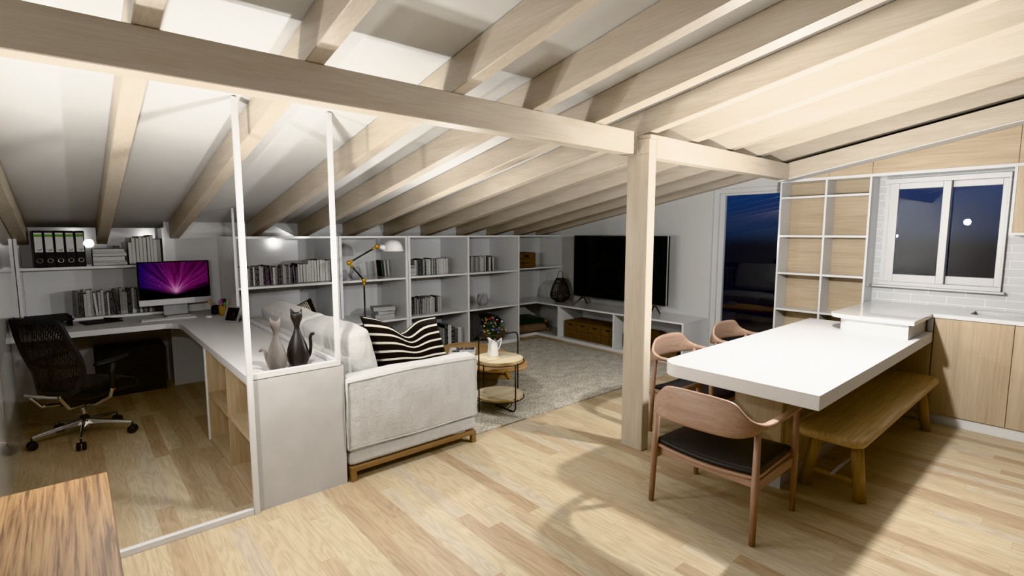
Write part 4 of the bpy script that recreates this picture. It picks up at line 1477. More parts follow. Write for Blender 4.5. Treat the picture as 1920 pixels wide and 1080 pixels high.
def round_cushion(label, loc, r, h, mat, tilt=0):
    t = thing('floor_cushion', label, 'cushion', loc)
    prof = [(0.001, 0.01), (r * 0.7, 0.0), (r * 0.93, h * 0.14), (r, h * 0.45), (r * 0.95, h * 0.78), (r * 0.75, h * 0.96), (r * 0.3, h), (0.012, h * 0.93), (0.001, h * 0.93)]
    bm = lathe(NB(), prof, seg=28)
    obj('pad', bm, mat, t, smooth=True, rot=(math.radians(tilt), 0, 0))
    bm = lathe(NB(), [(0.001, h * 0.93), (0.014, h * 0.94), (0.010, h * 0.975), (0.001, h * 0.98)], seg=12)
    obj('button', bm, mat, t, smooth=True, rot=(math.radians(tilt), 0, 0))
round_cushion('brown round cushion lying flat behind the flowers, in the right bookcase bay', (4.47, 5.66, 0.046), 0.215, 0.17, fabric('brown_fabric', srgb(104, 86, 76), 200, 0.3))
round_cushion('black round cushion resting on the brown one, in the right bookcase bay', (4.47, 5.73, 0.222), 0.20, 0.15, fabric('black_cushion', (0.012, 0.012, 0.011, 1), 200, 0.3), 12)

# glass tealight holder and glass ornaments
def ribbed_glass(name, label, cat, loc, s, mat):
    t = thing(name, label, cat, loc)
    bm = NB()
    rings = []
    n = 28
    for k in range(7):
        z = 0.11 * k / 6
        r = [0.036, 0.052, 0.060, 0.059, 0.052, 0.046, 0.040][k]
        rings.append([(s * r * (1 + (0.13 if j % 4 == 0 else (-0.05 if j % 4 == 2 else 0.03))) * math.cos(2 * PI * j / n + 0.12 * k), s * r * (1 + (0.13 if j % 4 == 0 else (-0.05 if j % 4 == 2 else 0.03))) * math.sin(2 * PI * j / n + 0.12 * k), s * (z + (0.022 * (k == 6) * (1 if j % 4 == 0 else 0)))) for j in range(n)])
    loft(bm, rings, caps=False)
    bm.faces.new(bm.verts[:n])
    obj('bowl', bm, mat, t)
    obj('candle', lathe(NB(), [(0, 0.004), (0.024 * s, 0.004), (0.024 * s, 0.03 * s), (0, 0.03 * s)], seg=14), M['white_enamel'], t)
gl = NT('smoky_glass')
pbg = gl.bsdf((0.42, 0.42, 0.43, 1), 0.08)
trg = gl.n('ShaderNodeBsdfTransparent')
mxg = gl.n('ShaderNodeMixShader')
mxg.inputs[0].default_value = 0.3
gl.l(pbg, 0, mxg, 1)
gl.l(trg, 0, mxg, 2)
gl.l(mxg, 0, gl.out, 0)
ribbed_glass('candle_holder', 'faceted grey glass candle holder alone on the middle shelf', 'candle holder', (4.37, 5.70, 0.538), 1.35, gl.m)
ribbed_glass('glass_ornament', 'small clear glass ornament against the upright left of the lamp elbow', 'ornament', (2.33, 5.62, 1.023), 0.9, gl.m)
ribbed_glass('glass_ornament', 'clear ribbed glass ornament on the shelf behind the lamp elbow', 'ornament', (2.48, 5.64, 1.023), 1.15, gl.m)

# ------------------------------------------------------------------ sofa
t = thing('sofa', 'pale linen sofa on a wooden frame, backed against the counter', 'sofa', (1.72, 4.15, 0))
ox, oy = 1.72, 4.15
def so_(name, cx, cy, cz, sx, sy, sz, r, bulge, seed, wr=0.004, n=14, rx=0, ry=0, rz=0, parent=None):
    bm = soft_box(sx, sy, sz, r, bulge, n, wr, seed)
    R_ = Matrix.Rotation(ry, 4, 'Y') @ Matrix.Rotation(rx, 4, 'X') @ Matrix.Rotation(rz, 4, 'Z')
    bmesh.ops.transform(bm, matrix=Matrix.Translation((cx - ox, cy - oy, cz)) @ R_, verts=bm.verts[:])
    return obj(name, bm, M['sofa'], t if parent is None else parent, smooth=True)
def piping(parent, pts, r=0.004):
    obj('piping', tube(NB(), [(p[0] - ox, p[1] - oy, p[2]) for p in pts], r, 6, closed=True), M['sofa'], parent, smooth=True)
so_('base', 1.72, 4.16, 0.142, 0.985, 2.37, 0.105, 0.03, (0.004, 0.004, 0.0), 3, 0.004, 18)
a1 = so_('arm', 1.727, 3.035, 0.425, 1.0, 0.15, 0.47, 0.030, (0.008, 0.012, 0.012), 1, 0.009, 34)
so_('arm', 1.727, 5.285, 0.405, 0.98, 0.15, 0.44, 0.030, (0.008, 0.012, 0.010), 2, 0.005)
piping(a1, [(1.228, 2.960, 0.638), (1.72, 2.958, 0.652), (2.198, 2.960, 0.636), (2.206, 2.960, 0.43), (2.198, 2.960, 0.215), (1.72, 2.958, 0.205), (1.228, 2.960, 0.215), (1.222, 2.960, 0.43)], 0.0045)
so_('back_frame', 1.285, 4.16, 0.49, 0.115, 2.08, 0.56, 0.03, (0.006, 0.0, 0.01), 4, 0.005, 18)
for k, (cy, sy, by, bl) in enumerate(((3.64, 1.02, 3.505, 0.76), (4.68, 1.02, 4.43, 1.08))):
    so_('seat_cushion', 1.79, cy, 0.285, 0.88, sy, 0.17, 0.05, (0.01, 0.01, 0.022), 5 + k, 0.005)
    cz, cx = 0.67, 1.415
    c = so_('back_cushion', cx, by, cz, 0.20, bl, 0.50, 0.038, (0.022, 0.012, 0.022), 8 + k, 0.012, 26, ry=math.radians(-13))
    pr = []
    for (y, z) in rrect(bl / 2 - 0.03, 0.225, 0.05, 3):
        v = Matrix.Rotation(math.radians(-13), 4, 'Y') @ Vector((-0.085, 0, z))
        pr.append((cx + v.x, by + y, cz + v.z))
    piping(c, pr)
bm = NB()
for (a, b, c_, d_) in ((1.235, 2.20, 2.958, 2.992), (1.235, 2.20, 5.335, 5.37), (1.235, 1.27, 2.992, 5.335), (2.165, 2.20, 2.992, 5.335)):
    box(bm, a - ox, b - ox, c_ - oy, d_ - oy, 0.062, 0.09)
obj('wooden_frame', bm, M['sofa_leg'], t, bevel=0.002)
for x in (1.235, 2.165):
    for y in (2.958, 5.336):
        obj('leg', B(x - ox, x + 0.035 - ox, y - oy, y + 0.034 - oy, 0.0, 0.061), M['sofa_leg'], t, bevel=0.002)

# striped cushions
def striped(name, label, loc, w, h, thick, mat, dent, rot, drop=(0, 0), shear=0.0):
    t = thing(name, label, 'cushion', loc)
    bm = NB()
    uvl = bm.loops.layers.uv.new('uv')
    n = 22
    def pt(u, v, s):
        x = u * w / 2 * (1 - 0.07 * (1 - abs(v)) ** 0.0 * (1 - v * v) * 0.9)
        z = v * h / 2 * (1 - 0.07 * (1 - u * u))
        tk = thick / 2 * max(0.0, (1 - u ** 4)) ** 0.55 * max(0.0, (1 - v ** 4)) ** 0.55
        z -= dent * math.exp(-(u / 0.33) ** 2) * max(0, (v + 0.5) / 1.5) ** 1.4
        z += (drop[0] * max(0, -u) + drop[1] * max(0, u)) * max(0, v)
        wr = noise.noise(Vector((u * 2.2, v * 2.2, s * 3))) * 0.008
        x += shear * (0.35 - v)
        return Vector((x, s * (tk + wr * (1 - u * u) * (1 - v * v)), z))
    for s in (-1, 1):
        g = [[bm.verts.new(pt(-1 + 2 * i / n, -1 + 2 * j / n, s)) for i in range(n + 1)] for j in range(n + 1)]
        for j in range(n):
            for i in range(n):
                f = bm.faces.new((g[j][i], g[j][i + 1], g[j + 1][i + 1], g[j + 1][i]))
                for lp, (a, b) in zip(f.loops, ((i, j), (i + 1, j), (i + 1, j + 1), (i, j + 1))):
                    lp[uvl].uv = (a / n, b / n)
    bmesh.ops.remove_doubles(bm, verts=bm.verts[:], dist=0.0008)
    o = obj('cover', bm, mat, t, smooth=True)
    o.rotation_euler = rot
    pts = [pt(-1 + 2 * i / n, -1, 0) for i in range(n)] + [pt(1, -1 + 2 * i / n, 0) for i in range(n)] + [pt(1 - 2 * i / n, 1, 0) for i in range(n)] + [pt(-1, 1 - 2 * i / n, 0) for i in range(n)]
    o2 = obj('seam', tube(NB(), pts, 0.003, 6, closed=True), M['black_fabric'], t, smooth=True)
    o2.rotation_euler = rot
    return t
def stripe_mat(name, fn):
    m = NT(name)
    tc = m.n('ShaderNodeTexCoord')
    sp = m.n('ShaderNodeSeparateXYZ')
    m.l(tc, 'UV', sp, 0)
    f = fn(m, sp.outputs[0], sp.outputs[1])
    nz = m.noise(tc.outputs['UV'], 260, 2)
    m.bsdf(m.mixc(f, srgb(34, 31, 30), srgb(222, 217, 204)), 0.9, 0, 0.15, m.bump(nz, 0.3, 0.004))
    return m.m
def f1(m, u, v):
    k = m.math('FRACT', m.math('ADD', m.math('MULTIPLY', v, 9.0), 0.15))
    return m.math('LESS_THAN', k, 0.27)
def f2(m, u, v):
    k = m.math('FRACT', m.math('MULTIPLY', u, 2.3))
    thin = m.math('GREATER_THAN', m.math('FRACT', m.math('MULTIPLY', u, 23.0)), 0.42)
    zone = m.math('GREATER_THAN', k, 0.42)
    zig = m.math('GREATER_THAN', m.math('FRACT', m.math('ADD', m.math('MULTIPLY', v, 26.0), m.math('MULTIPLY', u, 11.5))), 0.25)
    return m.math('MULTIPLY', m.math('MULTIPLY', thin, zone), zig)
striped('throw_cushion', 'black and white striped cushion dented on top, against the near sofa arm', (1.835, 3.30, 0.672), 0.61, 0.50, 0.20, stripe_mat('wide_stripes', f1), 0.085, (math.radians(-10), math.radians(3), 0), (0.04, 0.0), 0.075)
striped('throw_cushion', 'black cushion with fine white woven stripes at the far end of the sofa', (1.66, 5.08, 0.662), 0.39, 0.39, 0.12, stripe_mat('fine_stripes', f2), 0.0, (math.radians(-16), math.radians(-19), math.radians(0)))

# ------------------------------------------------------------------ reading lamp
t = thing('floor_lamp', 'black and brass jointed reading lamp with white dome shade', 'floor lamp', (2.33, 5.25, 0))
c0 = Vector((2.33, 5.25, 0))
def L_(p):
    return Vector(p) - c0
obj('base', lathe(NB(), [(0, 0), (0.13, 0), (0.132, 0.012), (0.03, 0.022), (0.012, 0.03), (0, 0.03)], seg=28), M['black_metal'], t, smooth=True)
J1, J2, J3, HD = Vector((2.325, 5.25, 1.04)), Vector((2.185, 5.25, 1.225)), Vector((2.485, 5.25, 1.395)), Vector((2.66, 5.25, 1.39))
J1.x = 2.335
J2 = Vector((2.20, 5.15, 1.238))
J1 = Vector((2.345, 5.12, 1.05))
J3 = Vector((2.507, 5.12, 1.405))
c0.y = 5.12
t.location = (2.345, 5.12, 0)
c0 = Vector((2.345, 5.12, 0))
J2 = Vector((2.186, 5.12, 1.240))
HD = Vector((2.70, 5.12, 1.40))
obj('pole', cyl(NB(), L_((2.345, 5.12, 0.02)), L_(J1), 0.0085, 0.0085, 12), M['black_metal'], t, smooth=True)
obj('arm', cyl(NB(), L_(J1), L_(J2), 0.0085, 0.0085, 12), M['black_metal'], t, smooth=True)
obj('arm', cyl(NB(), L_(J2), L_(J3), 0.0085, 0.0085, 12), M['black_metal'], t, smooth=True)
for j, (q, dd) in enumerate(((J1, Vector((0, 0, -1))), (J2, (J1 - J2).normalized()), (J3, (J2 - J3).normalized()))):
    bm = NB()
    ball(bm, L_(q), 0.025, 14, 10, (1, 0.62, 1))
    cyl(bm, L_(q + dd * 0.015), L_(q + dd * 0.065), 0.0125, 0.0125, 12)
    if j == 1:
        d2 = (J3 - J2).normalized()
        cyl(bm, L_(q + d2 * 0.015), L_(q + d2 * 0.05), 0.0125, 0.0125, 12)
    obj('joint', bm, M['brass'], t, smooth=True, label='brass joint')
bm = NB()
cyl(bm, L_(J3 + Vector((0.03, 0, -0.003))), L_(J3 + Vector((0.09, 0, -0.018))), 0.022, 0.034, 16)
obj('lamp_neck', bm, M['white_enamel'], t, smooth=True)
h0 = Vector((2.69, 5.12, 1.358)) - c0
bm = NB()
prof = [(0.118, -0.006), (0.115, 0.0), (0.113, 0.004), (0.108, 0.035), (0.095, 0.07), (0.070, 0.098), (0.036, 0.112), (0.001, 0.116)]
lathe(bm, prof + [(0.001, 0.112), (0.034, 0.108), (0.067, 0.094), (0.091, 0.067), (0.104, 0.034), (0.109, 0.004), (0.116, -0.007)], c=h0, seg=32, cap=False)
obj('lamp_shade', bm, M['white_enamel'], t, smooth=True)
bm = NB()
ball(bm, h0 + Vector((0, 0, 0.02)), 0.034, 14, 10)
obj('bulb', bm, M['dark_grey_plastic'], t, smooth=True)

# ------------------------------------------------------------------ coffee table
t = thing('coffee_table', 'low oak pebble-shaped coffee table on splayed wooden legs on the rug', 'coffee table', (3.17, 4.2, 0.0115))
pts = catmull([Vector((x - 3.17, y - 4.2, 0)) for x, y in ((3.04, 3.53), (3.20, 3.51), (3.36, 3.67), (3.455, 3.99), (3.505, 4.26), (3.53, 4.66), (3.29, 4.85), (3.0, 4.72), (2.85, 4.5), (2.80, 4.25), (2.80, 3.92), (2.88, 3.64))], 6)
bm = NB()
rings = []
for s, z in ((0.93, 0.237), (0.985, 0.247), (1.0, 0.259), (1.0, 0.269), (0.992, 0.273)):
    rings.append([(p.x * s, p.y * s, z) for p in pts])
loft(bm, rings)
obj('table_top', bm, M['table_oak'], t, smooth=False)
lp = [(0.27, -0.18), (-0.12, 0.25), (0.25, 0.35)]
for k in range(3):
    a = Vector((lp[k][0], lp[k][1], 0.0))
    b = Vector((lp[k][0] * 0.62, lp[k][1] * 0.62, 0.237))
    bm = NB()
    rings = []
    for p, w in ((a, 0.020), (b, 0.028)):
        rings.append([(p.x + dx * w, p.y + dy * w, p.z) for dx, dy in ((-1, -1), (1, -1), (1, 1), (-1, 1))])
    loft(bm, rings)
    obj('leg', bm, M['oak'], t, bevel=0.003)
    n2 = lp[(k + 1) % 3]
    bm = NB()
    q = Vector((n2[0], n2[1], 0.0))
    dd = (q - a).normalized()
    nn = Vector((-dd.y, dd.x, 0)) * 0.016
    p0, p1 = a + dd * 0.03, q - dd * 0.03
    loft(bm, [[p0 + nn, p0 - nn, p0 - nn + Vector((0, 0, 0.04)), p0 + nn + Vector((0, 0, 0.04))], [p1 + nn, p1 - nn, p1 - nn + Vector((0, 0, 0.04)), p1 + nn + Vector((0, 0, 0.04))]])
    obj('stretcher', bm, M['oak_x'], t, bevel=0.003)

# magazines
cv = NT('magazine_cover')
tc_ = cv.n('ShaderNodeTexCoord')
sp_ = cv.n('ShaderNodeSeparateXYZ')
cv.l(tc_, 'Object', sp_, 0)
x_, y_ = sp_.outputs[0], sp_.outputs[1]
def rect(a, b, c, d):
    q = cv.math('MULTIPLY', cv.math('GREATER_THAN', x_, a), cv.math('LESS_THAN', x_, b))
    return cv.math('MULTIPLY', q, cv.math('MULTIPLY', cv.math('GREATER_THAN', y_, c), cv.math('LESS_THAN', y_, d)))
ph = cv.ramp(cv.noise(tc_.outputs['Object'], 26, 3), [(0.4, (0.02, 0.02, 0.02, 1)), (0.55, (0.10, 0.10, 0.105, 1)), (0.72, (0.4, 0.4, 0.4, 1))])
c1_ = cv.mixc(rect(-0.07, 0.12, 0.0, 0.12), (0.72, 0.72, 0.73, 1), ph)
c1_ = cv.mixc(rect(0.0, 0.02, 0.04, 0.12), c1_, (0.6, 0.2, 0.04, 1))
ph2 = cv.ramp(cv.noise(tc_.outputs['Object'], 40, 3), [(0.45, (0.01, 0.01, 0.01, 1)), (0.6, (0.2, 0.1, 0.05, 1)), (0.62, (0.7, 0.7, 0.7, 1))])
c1_ = cv.mixc(rect(-0.11, -0.03, -0.09, -0.01), c1_, ph2)
ln = cv.math('GREATER_THAN', cv.math('FRACT', cv.math('MULTIPLY', y_, 60)), 0.5)
wd_ = cv.math('GREATER_THAN', cv.noise(cv.coords(scale=(90, 4, 1)), 1.0, 1), 0.45)
c1_ = cv.mixc(cv.math('MULTIPLY', cv.math('MULTIPLY', ln, wd_), rect(0.0, 0.12, -0.10, -0.05)), c1_, (0.12, 0.12, 0.12, 1))
cv.bsdf(c1_, 0.25)
paper = plain('paper', (0.74, 0.74, 0.73, 1), 0.7)
for k, (z, lb) in enumerate(((0.2853, 'thick white magazine at the bottom of the pair on the coffee table'), (0.3096, 'magazine with dark photo cover lying on another on the coffee table'))):
    t = thing('magazine', lb, 'magazine', (3.065 - 0.004 * k, 4.35 - 0.01 * k, z), math.radians(-41 + 3 * k))
    obj('pages', B(-0.133, 0.133, -0.118, 0.118, 0.001, [0.022, 0.014][k]), paper, t)
    obj('cover', B(-0.136, 0.136, -0.12, 0.12, [0.0221, 0.0141][k], [0.0231, 0.0153][k]), cv.m, t)
    obj('cover', B(-0.136, 0.136, -0.12, 0.12, 0.0, 0.0009), cv.m, t)

# ------------------------------------------------------------------ side table
SZ = 0.012
t = thing('side_table', 'round two-tier side table with black wire frame and tall handle', 'side table', (2.80, 3.42, SZ))
def tray(z0, z1, nm):
    bm = NB()
    n = 40
    lo = [(0.212 * math.cos(2 * PI * k / n), 0.212 * math.sin(2 * PI * k / n)) for k in range(n)]
    prism(bm, lo, z0, z1, 0, 1)
    obj(nm, bm, [M['tray_oak'], M['tray_edge']], t, bevel=0.002)
tray(0.425, 0.448, 'upper_tray')
tray(0.105, 0.125, 'lower_tray')
h = [(-0.222, 0, 0.004), (-0.222, 0, 0.30), (-0.222, 0, 0.60)] + [(-0.222 + 0.04 * (1 - math.cos(q)), 0, 0.60 + 0.05 * math.sin(q)) for q in (0.5, 1.0, PI / 2)]
h = h + [(-p[0], p[1], p[2]) for p in h[::-1]]
obj('handle_frame', tube(NB(), h, 0.0058, 10), M['black_metal'], t, smooth=True)
u = [(0, -0.222, 0.42), (0, -0.222, 0.2), (0, -0.222, 0.05)] + [(0, -0.222 + 0.035 * (1 - math.cos(q)), 0.05 - 0.044 * math.sin(q)) for q in (0.5, 1.0, PI / 2)]
u = u + [(p[0], -p[1], p[2]) for p in u[::-1]]
obj('leg_frame', tube(NB(), u, 0.0058, 10), M['black_metal'], t, smooth=True)
bm = NB()
for z in (0.419, 0.099):
    tube(bm, [(0.222 * math.cos(2 * PI * k / 40), 0.222 * math.sin(2 * PI * k / 40), z) for k in range(40)], 0.0045, 8, closed=True)
obj('tray_ring', bm, M['black_metal'], t, smooth=True)

# enamel pitcher and flowers
vx, vy, vz = 2.797, 3.50, SZ + 0.4485
t = thing('pitcher', 'white enamel pitcher with angled lip, holding wildflowers on the side table', 'pitcher', (vx, vy, vz))
prof = [(0.050, 0.0), (0.051, 0.004), (0.047, 0.05), (0.042, 0.10), (0.038, 0.128)]
bm = NB()
rings = []
n = 28
dirL = math.radians(139)      # lip points to picture left
def ringz(r, z, slant, lip):
    out = []
    for k in range(n):
        a = 2 * PI * k / n
        c = math.cos(a - dirL)
        rr_ = r + lip * max(0, c) ** 4
        out.append((rr_ * math.cos(a), rr_ * math.sin(a), z + slant * c))
    return out
for r, z in prof:
    rings.append(ringz(r, z, 0, 0))
rings.append(ringz(0.041, 0.140, 0.012, 0.006))
rings.append(ringz(0.044, 0.152, 0.026, 0.016))
rings.append(ringz(0.042, 0.152, 0.026, 0.015))
rings.append(ringz(0.037, 0.12, 0.0, 0.0))
rings.append(ringz(0.042, 0.03, 0.0, 0.0))
loft(bm, rings)
obj('jug', bm, M['white_enamel'], t, smooth=True)
ca, sa = math.cos(dirL + PI), math.sin(dirL + PI)
hp = [(0.040, 0.132), (0.058, 0.140), (0.074, 0.158), (0.070, 0.12), (0.058, 0.08), (0.044, 0.055)]
hp = catmull([Vector((r * ca, r * sa, z)) for r, z in hp], 4, False)
obj('handle', tube(NB(), hp, 0.0055, 8), M['white_enamel'], t, smooth=True)

t = thing('flower_bouquet', 'loose bouquet of white, red and blue wildflowers in the white pitcher', 'flowers', (vx, vy, vz + 0.06))
rnd = random.Random(11)
leafm = plain('flower_leaf', (0.022, 0.05, 0.016, 1), 0.6, var=0.3, scale=30)
bm = NB()
tips = []
for k in range(64):
    a = rnd.uniform(0, 2 * PI)
    sp = rnd.uniform(0.02, 0.13) if k > 8 else rnd.uniform(0.0, 0.05)
    H_ = rnd.uniform(0.17, 0.295) - sp * 0.45
    p0 = Vector((rnd.uniform(-0.012, 0.012), rnd.uniform(-0.012, 0.012), 0.01))
    p2 = Vector((sp * math.cos(a), sp * math.sin(a), H_))
    p2.y = max(p2.y, -0.055)
    p1 = Vector((p2.x * 0.16, p2.y * 0.16, 0.10))
    cp = catmull([p0, p1, p2], 4, False)
    tube(bm, cp, 0.0012, 4)
    tips.append((p2, a))
    for j in range(11):
        q = cp[rnd.randrange(5, len(cp))]
        if q.z < 0.125:
            continue
        la = rnd.uniform(0, 2 * PI)
        ln_ = rnd.uniform(0.014, 0.034)
        d = Vector((math.cos(la), math.sin(la), rnd.uniform(0.1, 0.9))).normalized()
        s_ = d.cross(Vector((0, 0, 1))).normalized() * ln_ * 0.2
        vs = [bm.verts.new(q), bm.verts.new(q + d * ln_ * 0.5 + s_), bm.verts.new(q + d * ln_), bm.verts.new(q + d * ln_ * 0.5 - s_)]
        bm.faces.new(vs)
obj('stems_and_leaves', bm, leafm, t)
fc = [('white', (0.80, 0.78, 0.74, 1)), ('red', (0.55, 0.03, 0.02, 1)), ('blue', (0.04, 0.04, 0.55, 1)), ('pink', (0.62, 0.20, 0.30, 1)), ('orange', (0.60, 0.13, 0.05, 1)), ('yellow', (0.6, 0.35, 0.06, 1))]
fm = [plain('petal_' + a, b, 0.6) for a, b in fc]
base = {}
for k in range(56):
    p, a = tips[k]
    ci = rnd.choices(range(6), (20, 10, 8, 7, 7, 2))[0]
    if ci not in base:
        bm = NB()
        for layer in range(2):
            for j in range(6):
                b = 2 * PI * j / 6 + layer * 0.5
                r = 0.0115 - 0.003 * layer
                zt_ = 0.004 + 0.004 * layer
                q0 = Vector((0, 0, 0.001 * layer))
                q1 = Vector((r * 0.7 * math.cos(b - 0.4), r * 0.7 * math.sin(b - 0.4), zt_))
                q2 = Vector((r * math.cos(b), r * math.sin(b), zt_ + 0.001))
                q3 = Vector((r * 0.7 * math.cos(b + 0.4), r * 0.7 * math.sin(b + 0.4), zt_))
                bm.faces.new([bm.verts.new(v) for v in (q0, q1, q2, q3)])
        ball(bm, (0, 0, 0.005), 0.0035, 6, 4)
        o = obj('blossom', bm, fm[ci], t, label=fc[ci][0] + ' blossom')
        base[ci] = o
    else:
        o = base[ci].copy()
        COL.objects.link(o)
    o.location = p
    s = rnd.uniform(0.7, 1.15) * (0.8 if ci in (1, 4) else 1.0)
    o.scale = (s, s, s)
    o.rotation_euler = (rnd.uniform(-0.9, 0.9) + 0.5, rnd.uniform(-0.9, 0.9), rnd.uniform(0, 6))
# ------------------------------------------------------------------ books (one object each, meshes shared)
WHITE, BLACK, GREYC = (0.72, 0.715, 0.70, 1), (0.010, 0.014, 0.015, 1), (0.30, 0.30, 0.30, 1)
bkm = {
    'white': book_spine('white_cover', WHITE, (0.02, 0.02, 0.02, 1), 0.62),
    'black': book_spine('black_cover', BLACK, (0.5, 0.5, 0.49, 1), 0.5),
    'grey': book_spine('grey_cover', GREYC, (0.03, 0.03, 0.03, 1), 0.5),
    'dark grey': book_spine('dark_grey_cover', (0.075, 0.075, 0.08, 1), (0.45, 0.45, 0.45, 1), 0.5),
    'pale grey': book_spine('pale_grey_cover', (0.48, 0.475, 0.46, 1), (0.05, 0.05, 0.05, 1), 0.45),
}
leafp = plain('book_pages', (0.56, 0.555, 0.53, 1), 0.8, var=0.1, scale=60)
def unit_book(color, pages_out=False):
    bm = NB()
    s = -1 if not pages_out else 1
    # spine, two boards, page block: unit width 1, depth 1, height 1 (front face at y = 0)
    t = 0.07
    ys = (0.0, 0.03) if not pages_out else (0.97, 1.0)
    box(bm, -0.5, 0.5, ys[0], ys[1], 0, 1, 0)
    yb = (0.03, 1.0) if not pages_out else (0.0, 0.97)
    box(bm, -0.5, -0.5 + t, yb[0], yb[1], 0, 1, 0)
    box(bm, 0.5 - t, 0.5, yb[0], yb[1], 0, 1, 0)
    box(bm, -0.5 + t, 0.5 - t, (0.03 if not pages_out else 0.02), (0.98 if not pages_out else 0.97), 0.015, 0.985, 1)
    me = bpy.data.meshes.new('book')
    bmesh.ops.recalc_face_normals(bm, faces=bm.faces[:])
    bm.to_mesh(me)
    bm.free()
    me.materials.append(bkm[color])
    me.materials.append(leafp)
    return me
BM = {(c, p): unit_book(c, p) for c in bkm for p in (False, True)}
brnd = random.Random(5)
FIRST = {}
def add_book(color, pages, x, y, z, w, d, h, label, group, lean=0.0, rot=None, cat='book'):
    key = (color, pages)
    if key in FIRST:
        o = FIRST[key].copy()
    else:
        o = bpy.data.objects.new('book', BM[key])
        FIRST[key] = o
    COL.objects.link(o)
    for k in ('label', 'category', 'group', 'kind'):
        if k in o:
            del o[k]
    o.location = (x, y, z)
    o.scale = (w, d, h)
    o.rotation_euler = rot if rot else (0, lean, 0)
    tag(o, label, cat, group)
    return o

def row(x0, x1, y, z, hs, ws, weights, place, group, depth=0.15, pages=False, leans=0.0, hramp=None):
    x = x0
    i = 0
    cs = list(bkm)
    lean_left = 0
    while x < x1 and i < len(ORD):
        w = brnd.uniform(*ws)
        h = brnd.uniform(*hs)
        if hramp:
            h *= hramp((x - x0) / (x1 - x0))
        c = brnd.choices(cs, weights)[0]
        ln = 0.0
        if leans and brnd.random() < leans:
            ln = -brnd.uniform(0.05, 0.11)
            x += h * math.sin(-ln) * 1.0 + 0.002
        size = 'thick ' if w > ws[0] + 0.7 * (ws[1] - ws[0]) else ('thin ' if w < ws[0] + 0.25 * (ws[1] - ws[0]) else '')
        lb = size + c + ' book, ' + ORD[i] + ' from the left ' + place
        zz = z + (0.0008 if ln == 0 else 0.0008 + 0.5 * w * math.sin(-ln))
        add_book(c, pages, x + w / 2, y + brnd.uniform(-0.008, 0.012), zz, w - 0.0012, depth * brnd.uniform(0.92, 1.05), h, lb, group, ln)
        x += w + (0.002 if ln else 0)
        i += 1
    return i

MIX = (5, 3.2, 2, 2.2, 2)
row(-0.005, 0.675, 6.135, 0.7765, (0.205, 0.25), (0.014, 0.027), MIX, 'in the row on the desk ledge', 'books on the desk ledge', leans=0.12)
row(1.235, 1.80, 5.555, 1.0225, (0.165, 0.20), (0.015, 0.027), MIX, 'on the bookcase shelf behind the sofa', 'small books behind the sofa', leans=0.07)
row(1.812, 2.155, 5.56, 1.0225, (0.225, 0.235), (0.024, 0.034), (1, 1, 1, 1, 1), 'in the tall pages-out group', 'tall books with pages facing out', depth=0.2, pages=True, hramp=lambda s: 0.86 if s < 0.3 else (1.04 if 0.4 < s < 0.8 else 1.0))
row(3.215, 3.70, 5.56, 1.0275, (0.185, 0.205), (0.015, 0.027), MIX, 'on the top shelf beside the stacked books', 'upright books beside the stack')
row(3.10, 3.60, 5.57, 0.5375, (0.18, 0.215), (0.014, 0.022), (4, 1.2, 3, 1.3, 4), 'on the middle shelf of the two-bay bookcase', 'books on the middle shelf', depth=0.14, leans=0.05)
row(3.965, 4.47, 5.58, 1.0275, (0.185, 0.21), (0.014, 0.022), (4, 1.4, 3, 1.3, 4), 'on the top shelf next to the corner', 'books on the top shelf next to the corner', depth=0.14, leans=0.05)
row(3.095, 3.255, 5.60, 0.0455, (0.215, 0.235), (0.026, 0.036), (0.2, 0.2, 4, 2, 2), 'on the bottom shelf behind the big cushion', 'grey books on the bottom shelf', depth=0.17)
row(3.52, 3.86, 5.50, 0.0455, (0.27, 0.335), (0.030, 0.055), (2, 3, 1.5, 2.5, 2), 'of the large books behind the coffee table', 'large books low behind the coffee table', depth=0.22, hramp=lambda s: 1.0 if s < 0.6 else 0.84)
row(2.845, 2.95, 5.74, 1.0225, (0.19, 0.20), (0.018, 0.024), (2, 1, 2, 1, 3), 'of the small group under the lamp shade', 'leaning books under the lamp shade', depth=0.13, leans=0.6)
row(0.43, 0.672, 6.12, 1.2455, (0.245, 0.262), (0.024, 0.034), (0.01, 0.01, 2, 1, 1), 'among the tall grey books above the computer', 'tall grey books above the computer', depth=0.2, pages=True, hramp=lambda s: 0.84 if s < 0.1 else (1.07 if 0.35 < s < 0.8 else 0.98))
# flat stack beside the upright books
z = 1.0282
for k, (c, h) in enumerate((('white', 0.022), ('pale grey', 0.026), ('white', 0.036), ('grey', 0.020), ('pale grey', 0.022), ('black', 0.024), ('dark grey', 0.02))):
    add_book(c, False, 3.098 + h * 0 + 0.002 * (k % 3), 5.545 + 0.006 * (k % 2), z + h / 2, h - 0.001, 0.14, 0.105, c + ' book lying flat, ' + ORD[k] + ' from the bottom of its stack', 'books stacked flat', rot=(0, PI / 2, 0))
    z += h
# grey flat folders on the office shelf
z = 1.2458
for k in range(6):
    h = [0.030, 0.010, 0.045, 0.030, 0.012, 0.028][k]
    c = ['grey', 'pale grey', 'grey', 'dark grey', 'pale grey', 'grey'][k]
    add_book(c, True, 0.158, 6.11 + 0.006 * (k % 2), z + h / 2, h - 0.001, 0.2, 0.26 - 0.008 * (k % 3), c + ' folder lying flat, ' + ORD[k] + ' from the bottom beside the binders', 'flat folders beside the binders', rot=(0, PI / 2, 0), cat='folder')
    z += h
add_book('dark grey', False, 0.345, 6.16, z + 0.0005, 0.045, 0.1, 0.026, 'small grey box on top of the flat folders', None, cat='box')
